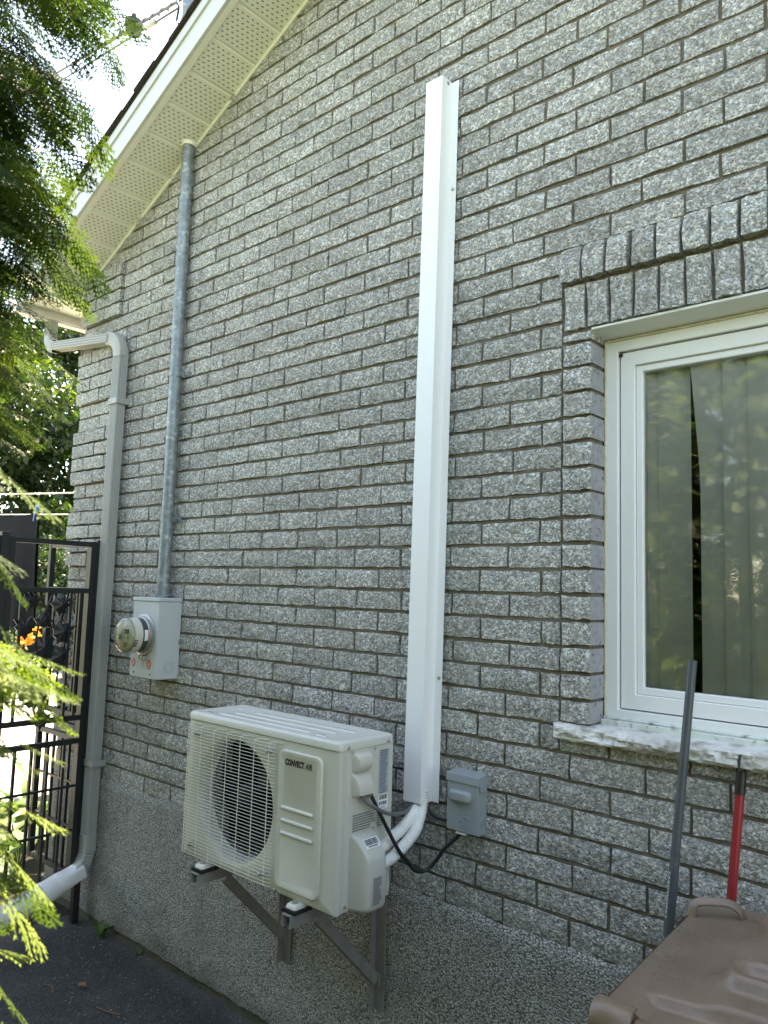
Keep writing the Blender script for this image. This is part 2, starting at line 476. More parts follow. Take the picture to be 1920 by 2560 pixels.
MAT = dict(
    brick=m_brick(), parge=m_parge(), asphalt=m_asphalt(), galv=m_galv(), sill=m_sill(), wood=m_wood(), bin=m_bin(),
    mortar=simple('raked mortar', (.145, .123, .090), .9, var=.22, vscale=30, bump=.003, bscale=160),
    jamb=simple('smooth sawn block face', (.30, .30, .315), .85, var=.15, vscale=40, bump=.0015, bscale=240, dirt=(.07, .07, .075), dscale=60, dlo=.58, dhi=.66),
    footing=simple('mossy concrete footing', (.085, .082, .06), .9, var=.3, vscale=14, bump=.006, bscale=60, dirt=(.05, .06, .03), dscale=9),
    white=simple('white painted aluminium', (.85, .86, .865), .38, var=.02, vscale=3),
    vinyl=simple('white vinyl frame', (.80, .80, .78), .34, var=.025, vscale=5, dirt=(.50, .46, .36), dscale=7, dlo=.68, dhi=.9),
    oldpaint=simple('weathered sub sill paint', (.62, .66, .60), .6, var=.1, vscale=25, bump=.002, bscale=90, dirt=(.22, .19, .13), dscale=38, dlo=.55, dhi=.68),
    caulk=simple('yellowed caulk', (.60, .55, .40), .6, var=.15, vscale=40, bump=.002, bscale=120),
    soffit=simple('cream soffit aluminium', (.84, .825, .745), .45, var=.03, vscale=4),
    slot=simple('dark vent slot', (.03, .03, .028), .8),
    downpipe=simple('light grey painted downspout', (.36, .365, .35), .42, var=.04, vscale=4, dirt=(.22, .22, .19), dscale=5, dlo=.62, dhi=.85),
    shingle=simple('brown asphalt shingle', (.06, .05, .045), .9, var=.3, vscale=60, bump=.003, bscale=300),
    ac=simple('ivory powder coat', (.55, .545, .49), .36, var=.02, vscale=3, bump=.0002, bscale=900, dirt=(.42, .40, .33), dscale=5, dlo=.6, dhi=.95),
    aclid=simple('ivory lid powder coat', (.58, .58, .535), .33, var=.02, vscale=3, bump=.0002, bscale=900),
    wire=simple('ivory coated wire', (.66, .65, .58), .4, var=.02),
    dark=simple('black fan plastic', (.005, .0045, .012), .55, var=.1, spec=.25),
    coil=simple('dark condenser coil', (.004, .004, .006), .8, spec=.2),
    print=simple('black print', (.02, .02, .022), .5),
    greyprint=simple('grey print', (.16, .16, .16), .55),
    paper=simple('white sticker paper', (.78, .80, .82), .5, var=.02),
    bluelabel=simple('blue grey rating label', (.36, .42, .48), .5, var=.05),
    red=simple('red sticker vinyl', (.62, .06, .045), .5, var=.08),
    steel=simple('zinc plated steel', (.42, .42, .41), .40, metal=.8, var=.1),
    bracket=simple('grey stainless bracket', (.30, .29, .275), .45, metal=.35, var=.12, vscale=20),
    rubber=simple('black rubber', (.012, .012, .013), .6),
    meterbox=simple('light grey enamel enclosure', (.50, .535, .55), .42, var=.04, vscale=5, dirt=(.30, .31, .28), dscale=8, dlo=.62, dhi=.85),
    meter=simple('off white meter plastic', (.58, .57, .50), .4, var=.05),
    meterdark=simple('dark meter base', (.05, .055, .055), .35, var=.1),
    lcd=simple('meter display', (.06, .075, .06), .25),
    discbox=simple('grey enamel switch box', (.27, .305, .315), .4, var=.05, vscale=6),
    foamtape=simple('white pipe wrap', (.78, .775, .74), .65, var=.06, vscale=40),
    cable=simple('black cable jacket', (.016, .016, .017), .45),
    cablegrey=simple('grey cable jacket', (.13, .135, .14), .45),
    pole=simple('dark grey painted tube', (.065, .078, .088), .38, var=.12, vscale=10, dirt=(.17, .15, .12), dscale=14, dlo=.6, dhi=.8),
    redtube=simple('red painted tube', (.30, .020, .028), .30, var=.06),
    blackplastic=simple('black plastic', (.014, .016, .015), .35),
    iron=simple('black wrought iron', (.014, .016, .018), .42, var=.2, vscale=30, bump=.0006, bscale=150),
    pvc=simple('white drain pipe plastic', (.74, .75, .76), .45, var=.03, dirt=(.45, .43, .38), dscale=9, dlo=.62, dhi=.85),
    slat=simple('beige grey blind fabric', (.84, .83, .78), .8, var=.03, bump=.0005, bscale=500),
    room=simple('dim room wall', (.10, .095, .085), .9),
    glass=m_glass('window glass', (.95, .955, .945), 2.1),
    meterglass=m_glass('meter glass', (.97, .98, .95), 1.3),
    shirt=simple('black cotton jersey', (.004, .004, .006), .9, var=.2, bump=.001, bscale=400),
    rope=simple('white clothesline', (.72, .72, .70), .6),
    peg=simple('blue plastic peg', (.02, .20, .72), .35),
    soil=simple('dark garden soil', (.016, .013, .009), .95, var=.3, vscale=12, bump=.02, bscale=40),
    lawn=simple('rough grass ground', (.055, .085, .025), .9, var=.3, vscale=5, bump=.02, bscale=50),
    bark=simple('grey brown bark', (.11, .085, .065), .9, var=.3, vscale=25, bump=.006, bscale=50),
    wirecable=simple('aluminium service wire', (.16, .16, .17), .5),
    insulator=simple('dark insulator', (.03, .035, .03), .3),
    clamp=simple('pale wedge clamp', (.55, .56, .52), .5),
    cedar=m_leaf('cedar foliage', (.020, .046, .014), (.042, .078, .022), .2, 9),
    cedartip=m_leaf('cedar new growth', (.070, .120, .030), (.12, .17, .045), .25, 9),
    cedarlit=m_leaf('cedar foliage painted sunlit', (.17, .25, .05), (.27, .34, .085), .25, 9),  # brighter copy of the cedar foliage, sunlight put into its colour
    maple=m_leaf('broad leaf', (.016, .040, .011), (.032, .065, .016), .25, 2),
    lime=m_leaf('bright yellow green leaf', (.09, .135, .025), (.14, .18, .04), .3, 2),
    lilyleaf=m_leaf('lily leaf', (.05, .10, .022), (.09, .15, .03), .3, 8),
    hosta=m_leaf('hosta leaf', (.07, .12, .05), (.13, .18, .08), .25, 14),
    orange=m_leaf('orange petal', (.75, .17, .02), (.80, .28, .03), .3, 14),
    dry=simple('dry leaf', (.20, .10, .045), .8),
    fascia=simple('white fascia aluminium', (.60, .61, .60), .4, var=.03, vscale=4),
)

# ------------------------------------------------------------------ ground
def sheet(name, x0, x1, y0, y1, z, mat, step=None, amp=0.0, kind='structure'):
    m = MB()
    if step is None: m.poly([(x0, y0, z), (x1, y0, z), (x1, y1, z), (x0, y1, z)])
    else:
        nx, ny = int((x1 - x0) / step), int((y1 - y0) / step)
        vv = [(x0 + (x1 - x0) * i / nx, y0 + (y1 - y0) * j / ny, 0) for j in range(ny + 1) for i in range(nx + 1)]
        vv = [(x, y, z + amp * mnoise.noise((x * 1.7, y * 1.7, 0)) + amp * .5 * mnoise.noise((x * 7, y * 7, 3))) for x, y, _ in vv]
        m.mesh(vv, [(j * (nx + 1) + i, j * (nx + 1) + i + 1, (j + 1) * (nx + 1) + i + 1, (j + 1) * (nx + 1) + i) for j in range(ny) for i in range(nx)])
    o = m.build(name, mat, None, smooth=180)
    return tag(o, kind=kind)

sheet('ground', -80, 80, -80, 80, -.085, MAT['lawn'])
sheet('driveway', -1.95, 6.0, -2.15, .05, -.052, MAT['asphalt'], .1, .006)
sheet('garden_soil', -7.0, -1.95, -2.15, 3.0, -.06, MAT['soil'], .15, .02)
sheet('hedge_soil', -7.0, 7.0, -5.2, -2.15, -.062, MAT['soil'], .25, .02)

# ------------------------------------------------------------------ house: brickwork
H, LB, JT = .08, .2324, .0105
ZK = 1.80
XC = -2.313                       # left corner of the gable wall
XR = 4.6
WX0, WX1 = 1.016, 2.236           # window opening
SX0, SX1 = .922, 2.33             # outer edges of the quoin columns
def soffit_z(x): return 3.515 + .473 * (x - XC)
RIDGE = 2.9
def roof_z(x): return soffit_z(x) if x < RIDGE else soffit_z(2 * RIDGE - x)

house = empty('house', (XC, 0, 0), 'grey split-face brick house with a white framed window and cream soffit', 'house')

m = MB()                           # mortar bed behind the bricks, with the window opening left free
def gable(x0, x1, z0, y=.004, yb=.09):
    pts = [(x0, y, z0), (x1, y, z0), (x1, y, roof_z(x1) + .10)]
    if x0 < RIDGE < x1: pts.append((RIDGE, y, roof_z(RIDGE) + .10))
    pts.append((x0, y, roof_z(x0) + .10))
    m.prism(pts, (0, yb - y, 0))
gable(XC, WX0 - .004, .66)
gable(WX1 + .004, XR, .66)
m.prism([(WX0, .004, .66), (WX1, .004, .66), (WX1, .004, 1.30), (WX0, .004, 1.30)], (0, .086, 0))
m.prism([(WX0, .004, 2.57), (WX1, .004, 2.57), (WX1, .004, roof_z(WX1) + .1), (WX0, .004, roof_z(WX0) + .1)], (0, .086, 0))
brick_wall = m.build('brick_wall', MAT['mortar'], house)
tag(brick_wall, 'grey split-face bricks in running bond with brown raked mortar')

def brick_geo(w, h, seed, depth=.045, rough=1.0):
    """a split-faced brick, centred, front towards -Y; 48 triangles"""
    r = random.Random(seed)
    nx, nz = 5, 2
    V = []
    for j in range(nz + 1):
        for i in range(nx + 1):
            bx, bz = i in (0, nx), j in (0, nz)
            x = -w / 2 + w * i / nx + (0 if bx else r.uniform(-.01, .01) * w / .22)
            z = -h / 2 + h * j / nz + (0 if bz else r.uniform(-.006, .006))
            if bx: x += r.uniform(-.0022, .0014) * (-1 if i == 0 else 1)
            if bz: z += r.uniform(-.0034, .0016) * (-1 if j == 0 else 1)
            y = -(.0065 + r.uniform(-.0045, .0065)) if not (bx or bz) else -(.002 + r.uniform(-.003, .0035))
            V.append((x, y * rough, z))
    F = [(j * (nx + 1) + i, j * (nx + 1) + i + 1, (j + 1) * (nx + 1) + i + 1, (j + 1) * (nx + 1) + i) for j in range(nz) for i in range(nx)]
    per = [i for i in range(nx)] + [nx + j * (nx + 1) for j in range(nz)] + [nz * (nx + 1) + i for i in range(nx, 0, -1)] + [j * (nx + 1) for j in range(nz, 0, -1)]
    b = len(V)
    for k in per: V.append((V[k][0], depth, V[k][2]))
    n = len(per)
    for a in range(n):
        c = (a + 1) % n
        F.append((per[a], b + a, b + c, per[c]))
    return V, F

bricks = []          # (x0, x1, z0, z1, y offset, jamb face?)
rb = random.Random(21)
PROUD = {k for a in (-12, -6, 0, 6, 12, 18, 24) for k in range(a, a + 4)}
QX = -1.885          # right edge of the corner quoins
for k in range(-14, 62):
    z0, z1 = ZK + H * k + JT / 2, ZK + H * (k + 1) - JT / 2
    zz0 = z0
    if k == -14: z0 = z0 - .006
    j0 = -.903 + (LB / 2 if k % 2 else 0) + rb.uniform(-.008, .008)
    js = []
    i = math.floor((XC - j0) / LB)
    while j0 + i * LB < XR + LB:
        js.append(j0 + i * LB + rb.uniform(-.004, .004)); i += 1
    proud = k in PROUD
    cuts = sorted([x for x in js if XC + .045 < x < XR] )
    # split at the quoin edge where the corner is proud
    if proud: cuts = [x for x in cuts if abs(x - QX) > .05] + [QX]; cuts.sort()
    edges = [XC - (.018 if proud else 0)] + cuts + [XR]
    for a, b in zip(edges[:-1], edges[1:]):
        y = -.020 if (proud and b <= QX + .001) else 0.0
        xa, xb = a + JT * .45, b - JT * .45
        if a == edges[0]: xa = a
        if z0 > max(roof_z(xa), roof_z(xb)) - .01: continue
        segs = [(xa, xb, z0, z1)]
        # window zone
        if 1.30 < z1 and z0 < 2.835 and xb > SX0 and xa < SX1:
            if z1 < 1.325:                      # the course under the sill is cut down
                segs = []
                if xa < SX0 - .012: segs.append((xa, min(xb, SX0 - .012), z0, z1))
                if xb > SX0 - .008: segs.append((max(xa, SX0 - .006), xb, z0, 1.279))
            else:
                segs = []
                if xa < SX0 - .02: segs.append((xa, min(xb, SX0 - JT), z0, z1))
                if xb > SX1 + .02: segs.append((max(xa, SX1 + JT), xb, z0, z1))
        for q in segs:
            if q[1] - q[0] > .022: bricks.append((*q, y, False, 0))
# quoin columns beside the window
for k in range(-6, 10):
    z0, z1 = ZK + H * k + JT / 2 + .003, ZK + H * (k + 1) - JT / 2 + .003
    if k == 9: z1 = 2.553
    if k == -6: z0 = 1.335
    for xa, xb in ((SX0, WX0), (WX1, SX1)):
        bricks.append((xa, xb + (.003 if xb == WX0 else 0), z0, z1, -.006, True, 0) if xb == WX0 else (xa - .003, xb, z0, z1, -.006, True, 0))
# soldier courses over the window: lower row, then an upper row that stands further out with a weathered top
nsol = 18
sw = (SX1 - SX0) / nsol
for i in range(nsol):
    xa = SX0 + i * sw
    bricks.append((xa + JT * .5, xa + sw - JT * .5, 2.566, 2.708, -.008, False, 1))
nup = 18
for i in range(nup):
    xa = SX0 - .010 + i * (SX1 - SX0 + .02) / nup
    bricks.append((xa + JT * .5, xa + sw - JT * .5, 2.722, 2.836, -.026, False, 2))

def cam_px(p):
    d = Vector(p) - CAM
    w = d.dot(cw)
    if w < .05: return None
    return 384 + 769.3 * d.dot(cr) / w, 512 - 769.3 * d.dot(cu) / w
def area(b):
    P = [cam_px((x, b[4], z)) for x, z in ((b[0], b[2]), (b[1], b[2]), (b[1], b[3]), (b[0], b[3]))]
    if any(p is None for p in P): return 0
    cx, cz = sum(p[0] for p in P) / 4, sum(p[1] for p in P) / 4
    if not (-4 < cx < 772 and -4 < cz < 1028): return 0
    X = .5 * (b[0] + b[1]); Z = .5 * (b[2] + b[3])
    if .33 < X < .45 and 1.0 < Z < 3.6: return 0          # behind the line cover
    if -.55 < X < .1 and .72 < Z < 1.1: return 0           # behind the condenser
    if X > 1.36 and Z < .85: return 0                      # behind the bin
    return abs(sum(P[i][0] * P[(i + 1) % 4][1] - P[(i + 1) % 4][0] * P[i][1] for i in range(4))) / 2
order = sorted(range(len(bricks)), key=lambda i: -area(bricks[i]))
single = {i for i in order[:300] if area(bricks[i]) > 0}

def mk_brick_mesh(V, F, tint, jamb=0):
    me = bpy.data.meshes.new('brick')
    me.from_pydata(V, [], F)
    me.materials.append(MAT['brick']); me.materials.append(MAT['jamb'])
    n = len(F)
    at = me.attributes.new('tint', 'FLOAT', 'FACE')
    at.data.foreach_set('value', [tint] * n)
    if jamb:
        for p in me.polygons:
            if p.normal.x * jamb > .9: p.material_index = 1
    me.polygons.foreach_set('use_smooth', [True] * n)
    me.set_sharp_from_angle(angle=rad(38))
    return me
W0, H0 = LB - JT, H - JT
variants = [mk_brick_mesh(*brick_geo(W0, H0, 100 + s), random.random()) for s in range(28)]
shorts = [mk_brick_mesh(*brick_geo(W0 * .45, H0, 300 + s), random.random()) for s in range(14)]
jambs = {sd: [mk_brick_mesh(*brick_geo(WX0 - SX0, H0, 400 + s, depth=.088), random.random(), sd) for s in range(8)] for sd in (1, -1)}
solds = [mk_brick_mesh(*brick_geo(sw - JT, .14, 500 + s, rough=1.3), random.random()) for s in range(9)]
def weathered(seed):
    V, F = brick_geo(sw - JT, .112, seed, depth=.06, rough=1.2)
    V = [(x, y + (.012 if (z > .04 and y < .02) else 0), z) for x, y, z in V]
    return mk_brick_mesh(V, F, random.random())
wsolds = [weathered(600 + s) for s in range(9)]
bigV, bigF, bigT = [], [], []
for i, (xa, xb, z0, z1, y, jamb, typ) in enumerate(bricks):
    w, h = xb - xa, z1 - z0
    cx, cz = (xa + xb) / 2, (z0 + z1) / 2
    if i in single:
        if jamb: me, bw, bh = random.choice(jambs[1 if cx < 1.5 else -1]), WX0 - SX0, H0
        elif typ == 1: me, bw, bh = random.choice(solds), sw - JT, .14
        elif typ == 2: me, bw, bh = random.choice(wsolds), sw - JT, .112
        elif w > .15: me, bw, bh = random.choice(variants), W0, H0
        else: me, bw, bh = random.choice(shorts), W0 * .45, H0
        o = link('brick', me, brick_wall)
        o.location = (cx, y + random.uniform(-.0025, .0025), cz)
        o.scale = (w / bw, 1, h / bh)
        o.rotation_euler = (random.uniform(-.012, .012), random.uniform(-.004, .004), random.uniform(-.008, .008))
    else:
        V, F = brick_geo(w, h, 1000 + i, depth=.088 if jamb else .045)
        if typ == 2: V = [(x, yy + (.012 if (z > .04 and yy < .02) else 0), z) for x, yy, z in V]
        b = len(bigV)
        dy = y + random.uniform(-.0025, .0025)
        bigV += [(x + cx, yy + dy, z + cz) for x, yy, z in V]
        bigF += [tuple(q + b for q in f) for f in F]
        bigT += [random.random()] * len(F)
me = bpy.data.meshes.new('brickwork')
me.from_pydata(bigV, [], bigF)
me.materials.append(MAT['brick'])
me.attributes.new('tint', 'FLOAT', 'FACE').data.foreach_set('value', bigT)
me.polygons.foreach_set('use_smooth', [True] * len(bigF))
me.set_sharp_from_angle(angle=rad(38))
bw_ = link('brickwork', me, brick_wall)
tag(bw_, kind='stuff')

# side wall of the house behind the corner, and the back, so that the body is closed
m = MB()
m.box(XC + .0, XC + .08, .092, 7.0, .0, 3.55)
m.box(XR - .08, XR, .092, 7.0, 0, 3.9)
m.box(XC + .08, XR - .08, 6.92, 7.0, 0, 3.55)
m.build('side_wall', MAT['brick'], house)

# parged foundation with a ragged lower edge, and the footing under it
m = MB()
nx, nz = 230, 34
x0, x1 = XC - .012, XR
vv = []
for j in range(nz + 1):
    for i in range(nx + 1):
        x = x0 + (x1 - x0) * i / nx
        top = .682 + .008 * mnoise.noise((x * 9, 0, 1)) + .004 * mnoise.noise((x * 33, 0, 1))
        bot = -.012 + .012 * mnoise.noise((x * 3.3, 4, 1)) + .010 * mnoise.noise((x * 15, 4, 1))
        z = bot + (top - bot) * j / nz
        y = -.016 + .006 * mnoise.noise((x * 3, z * 3, 0)) + .004 * mnoise.noise((x * 21, z * 21, 5)) + (.010 if j == nz else 0)
        vv.append((x, y, z))
fs = [(j * (nx + 1) + i, j * (nx + 1) + i + 1, (j + 1) * (nx + 1) + i + 1, (j + 1) * (nx + 1) + i) for j in range(nz) for i in range(nx)]
m.mesh(vv, fs)
m.mesh([vv[i] for i in range(nx + 1)] + [(vv[i][0], .05, vv[i][2]) for i in range(nx + 1)], [(i + 1, i, nx + 1 + i, nx + 2 + i) for i in range(nx)])
m.box(x0 + .004, x1, .03, .3, -.05, .66)
m.build('foundation', MAT['parge'], house, smooth=60)
m = MB()
vv = []
for i in range(121):
    x = XC + (XR - XC) * i / 120
    for z, y in ((-.09, -.012), (-.045, -.006), (.02, .004)):
        vv.append((x, y + .012 * mnoise.noise((x * 6, z * 30, 2)), z))
m.mesh(vv, [(i * 3 + a, i * 3 + 3 + a, i * 3 + 4 + a, i * 3 + 1 + a) for i in range(120) for a in range(2)])
m.build('footing', MAT['footing'], house, smooth=60)

# ------------------------------------------------------------------ house: window
YF = .088
m = MB()                                    # outer frame
def ring(mb, x0, x1, z0, z1, t, ya, yb, tb=None, tt=None):
    """rectangular frame with mitred front"""
    tb = tb or t; tt = tt or t
    o_ = [(x0, z0), (x1, z0), (x1, z1), (x0, z1)]
    i_ = [(x0 + t, z0 + tb), (x1 - t, z0 + tb), (x1 - t, z1 - tt), (x0 + t, z1 - tt)]
    vv = [(x, ya, z) for x, z in o_] + [(x, ya, z) for x, z in i_] + [(x, yb, z) for x, z in o_] + [(x, yb, z) for x, z in i_]
    fs = []
    for k in range(4):
        j = (k + 1) % 4
        fs += [(k, j, 4 + j, 4 + k), (8 + k, 8 + j, j, k), (4 + k, 4 + j, 12 + j, 12 + k), (8 + j, 8 + k, 12 + k, 12 + j)]
    mb.mesh(vv, fs)
ring(m, WX0 + .008, WX1 - .008, 1.348, 2.532, .038, YF, YF + .09, .030, .034)
window = m.build('window', MAT['vinyl'], house, bevel=.0025)
tag(window, 'white vinyl window frame with vertical blinds behind the glass')
m = MB()
SA, SB, SZ0, SZ1 = WX0 + .050, 1.72, 1.381, 2.495
ring(m, SA, SB, SZ0, SZ1, .046, YF + .012, YF + .07)
m.build('sash', MAT['vinyl'], window, bevel=.003)
m = MB()
ring(m, SA + .046, SB - .046, SZ0 + .046, SZ1 - .046, .022, YF + .022, YF + .06)
m.build('glazing_bead', MAT['vinyl'], window, bevel=.004)
m = MB()
ring(m, SB + .004, WX1 - .05, SZ0, SZ1, .046, YF + .012, YF + .07)
ring(m, SB + .05, WX1 - .096, SZ0 + .046, SZ1 - .046, .022, YF + .022, YF + .06)
m.build('sash', MAT['vinyl'], window, bevel=.003)
m = MB()                                    # dark weather seal in the gap between frame and sash
ring(m, WX0 + .046, WX1 - .046, 1.377, 2.499, .006, YF + .03, YF + .05)
m.build('weather_seal', MAT['rubber'], window)
m = MB()
for xa, xb in ((SA + .066, SB - .066), (SB + .07, WX1 - .116)):
    mm = MB(); mm.box(xa, xb, YF + .036, YF + .040, SZ0 + .066, SZ1 - .066)
    mm.build('pane', MAT['glass'], window)
m.lathe((WX0 + .052, YF + .02, 2.488), (0, -1, 0), [(0, .007), (.012, .007), (.014, .004)], 10)
m.build('corner_plug', MAT['blackplastic'], window)
m = MB()                                    # caulk line and aluminium head cap
m.box(WX0 + .001, WX0 + .009, YF - .004, YF + .02, 1.335, 2.54)
m.box(WX0 + .009, WX1 - .009, YF - .003, YF + .02, 2.532, 2.541)
m.build('caulk', MAT['caulk'], window, bevel=.003)
m = MB()
m.mesh([(SX0 + .094, -.002, 2.556), (WX1 + .002, -.002, 2.556), (WX1 + .002, YF, 2.542), (SX0 + .094, YF, 2.542),
        (SX0 + .094, -.002, 2.563), (WX1 + .002, -.002, 2.563), (WX1 + .002, YF, 2.563), (SX0 + .094, YF, 2.563)],
       [(0, 3, 2, 1), (4, 5, 6, 7), (0, 1, 5, 4), (1, 2, 6, 5), (2, 3, 7, 6), (3, 0, 4, 7)])
m.build('head_cap', MAT['vinyl'], window)
m = MB()                                    # stepped wooden sub sill, weathered
m.box(WX0 + .004, WX1 - .004, YF - .032, YF + .03, 1.330, 1.348)
m.box(WX0 + .006, WX1 - .006, YF - .018, YF + .03, 1.348, 1.356)
m.build('sub_sill', MAT['oldpaint'], window, bevel=.003)
m = MB()                                    # rock-faced stone sill
nx, nz = 260, 8
x0, x1 = SX0 - .012, SX1 + .012
vv = []
for j in range(nz + 1):
    for i in range(nx + 1):
        x = x0 + (x1 - x0) * i / nx
        z = 1.284 + .046 * j / nz
        edge = min((x - x0), (x1 - x)) / .012
        y = -.034 - (.011 + .016 * mnoise.noise((x * 13, z * 34, 0)) + .010 * mnoise.noise((x * 38, z * 70, 9)) + .006 * mnoise.noise((x * 95, z * 120, 4))) * (1 - abs(2 * j / nz - 1) ** 3) * min(1, .25 + edge)
        if j == nz: y = -.034 + .005 * mnoise.noise((x * 30, 0, 7))
        vv.append((x, y, z + (.002 * mnoise.noise((x * 25, 1, 3)) if j in (0, nz) else 0)))
n1 = nx + 1
fs = [(j * n1 + i, j * n1 + i + 1, (j + 1) * n1 + i + 1, (j + 1) * n1 + i) for j in range(nz) for i in range(nx)]
b = len(vv)
for i in range(n1): vv.append((vv[nz * n1 + i][0], YF + .02, 1.334))
for i in range(n1): vv.append((vv[i][0], YF + .02, 1.284))
for i in range(nx):
    fs.append((nz * n1 + i, nz * n1 + i + 1, b + i + 1, b + i))
    fs.append((i + 1, i, b + n1 + i, b + n1 + i + 1))
fs.append(tuple([j * n1 for j in range(nz + 1)] + [b, b + n1]))
fs.append(tuple([j * n1 + nx for j in range(nz, -1, -1)] + [b + n1 + nx, b + nx]))
m.mesh(vv, fs)
o = m.build('window_sill', MAT['sill'], house, smooth=22)
tag(o, 'white rock-faced stone window sill')
# vertical blind slats and the dim room
def slat(x0, x1, y0, y1, top_twist=0.0):
    m = MB()
    n = 14
    rows = []
    for j in range(n + 1):
        t = j / n
        z = 1.36 + 1.17 * t
        tw = top_twist * max(0, t - .62) / .38
        row = []
        for i in range(7):
            u = i / 6
            x = x0 + (x1 - x0) * u + tw * (1 - u)
            y = y0 - .050 + (y1 - y0) * u - .010 * math.sin(math.pi * u)
            row.append((x, y, z))
        rows.append(row)
    m.loft(rows, False, False)
    return m.build('blind_slat', MAT['slat'], window, smooth=180)
xs = 1.03
YB = .205
for i, (a, b, y0, y1, tw) in enumerate([(1.005, 1.10, .20, .215, 0), (1.088, 1.178, .20, .216, 0), (1.168, 1.262, .20, .218, 0), (1.298, 1.372, .19, .222, -.034), (1.362, 1.442, .20, .216, 0), (1.432, 1.520, .20, .214, 0),
                                        (1.512, 1.60, .2, .215, 0), (1.592, 1.68, .2, .215, 0), (1.672, 1.76, .2, .215, 0), (1.752, 1.84, .2, .215, 0), (1.832, 1.92, .2, .215, 0), (1.912, 2.0, .2, .215, 0), (1.992, 2.08, .2, .215, 0), (2.072, 2.16, .2, .215, 0), (2.152, 2.24, .2, .215, 0)]):
    slat(a, b, y0, y1, tw)
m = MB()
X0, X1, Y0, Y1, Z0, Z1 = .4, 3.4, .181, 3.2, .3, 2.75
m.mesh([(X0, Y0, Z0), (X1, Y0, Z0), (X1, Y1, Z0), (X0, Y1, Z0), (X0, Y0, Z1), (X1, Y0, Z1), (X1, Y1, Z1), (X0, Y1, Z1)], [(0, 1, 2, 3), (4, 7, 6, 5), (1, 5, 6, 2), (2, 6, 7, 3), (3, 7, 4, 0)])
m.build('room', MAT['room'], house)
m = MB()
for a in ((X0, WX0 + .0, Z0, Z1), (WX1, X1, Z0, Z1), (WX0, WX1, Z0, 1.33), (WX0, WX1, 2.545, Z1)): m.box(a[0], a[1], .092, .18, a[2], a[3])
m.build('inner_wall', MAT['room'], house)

# ------------------------------------------------------------------ house: roof edge
OV = .29                                    # rake overhang
EX = -2.56                                  # eave edge
def rk(x, dz=0.0): return soffit_z(x) + dz
XT = RIDGE
slope = math.atan(.473)
pitch_x = .1775
px = EX + .04
pi_ = 0
perf_me = None
while px < XT - pitch_x:
    a, b = px, px + pitch_x
    m = MB()
    # pan with a V-groove rib at its upper edge
    prof = [(a, 0), (b - .018, 0), (b - .014, .006), (b - .006, .006), (b - .002, 0), (b, 0)]
    rows = []
    for x, d in prof: rows.append([(x, -OV + .004, rk(x) + d), (x, -.006 + (0 if x > XC - .02 else 0), rk(x) + d)])
    m.loft(rows, False, False)
    o = m.build('soffit_panel', MAT['soffit'], house, smooth=20)
    if perf_me is None:
        q = MB()
        cs, sn = math.cos(slope), math.sin(slope)
        for jx in range(8):
            for iy in range(9):
                sx_ = .012 + jx * .0185
                sy_ = -OV + .026 + iy * .0290 + (.0145 if jx % 2 else 0)
                if sy_ > -.03: continue
                q.poly([(sx_ * 1, sy_, sx_ * .473 - .0012), (sx_ + .0036, sy_, (sx_ + .0036) * .473 - .0012), (sx_ + .0036, sy_ + .0120, (sx_ + .0036) * .473 - .0012), (sx_, sy_ + .0120, sx_ * .473 - .0012)])
        po = q.build('perforation', MAT['slot'], o)
        perf_me = po.data
    else:
        po = link('perforation', perf_me, o)
    po.location = (a, 0, rk(a))
    tag(po, kind='stuff')
    px += pitch_x
    pi_ += 1
XA, XB = EX, XT
def slopebox(mb, y0, y1, d0, d1, xa=XA, xb=XB):
    vv = [(xa, y0, rk(xa, d0)), (xb, y0, rk(xb, d0)), (xb, y1, rk(xb, d0)), (xa, y1, rk(xa, d0)), (xa, y0, rk(xa, d1)), (xb, y0, rk(xb, d1)), (xb, y1, rk(xb, d1)), (xa, y1, rk(xa, d1))]
    mb.mesh(vv, [(0, 3, 2, 1), (4, 5, 6, 7), (0, 1, 5, 4), (1, 2, 6, 5), (2, 3, 7, 6), (3, 0, 4, 7)])
m = MB(); slopebox(m, -.010, .006, -.018, .004, XC - .16)
m.build('wall_trim', MAT['soffit'], house, bevel=.002)
m = MB(); slopebox(m, -OV - .004, -OV + .026, -.008, .006)
m.build('soffit_channel', MAT['soffit'], house, bevel=.002)
m = MB(); slopebox(m, -OV - .022, -OV - .0045, -.006, .150)
fb = m.build('fascia_board', MAT['fascia'], house, bevel=.003)
m = MB(); slopebox(m, -OV - .032, -OV - .0225, .112, .165)
m.build('drip_edge', MAT['fascia'], house, bevel=.002)
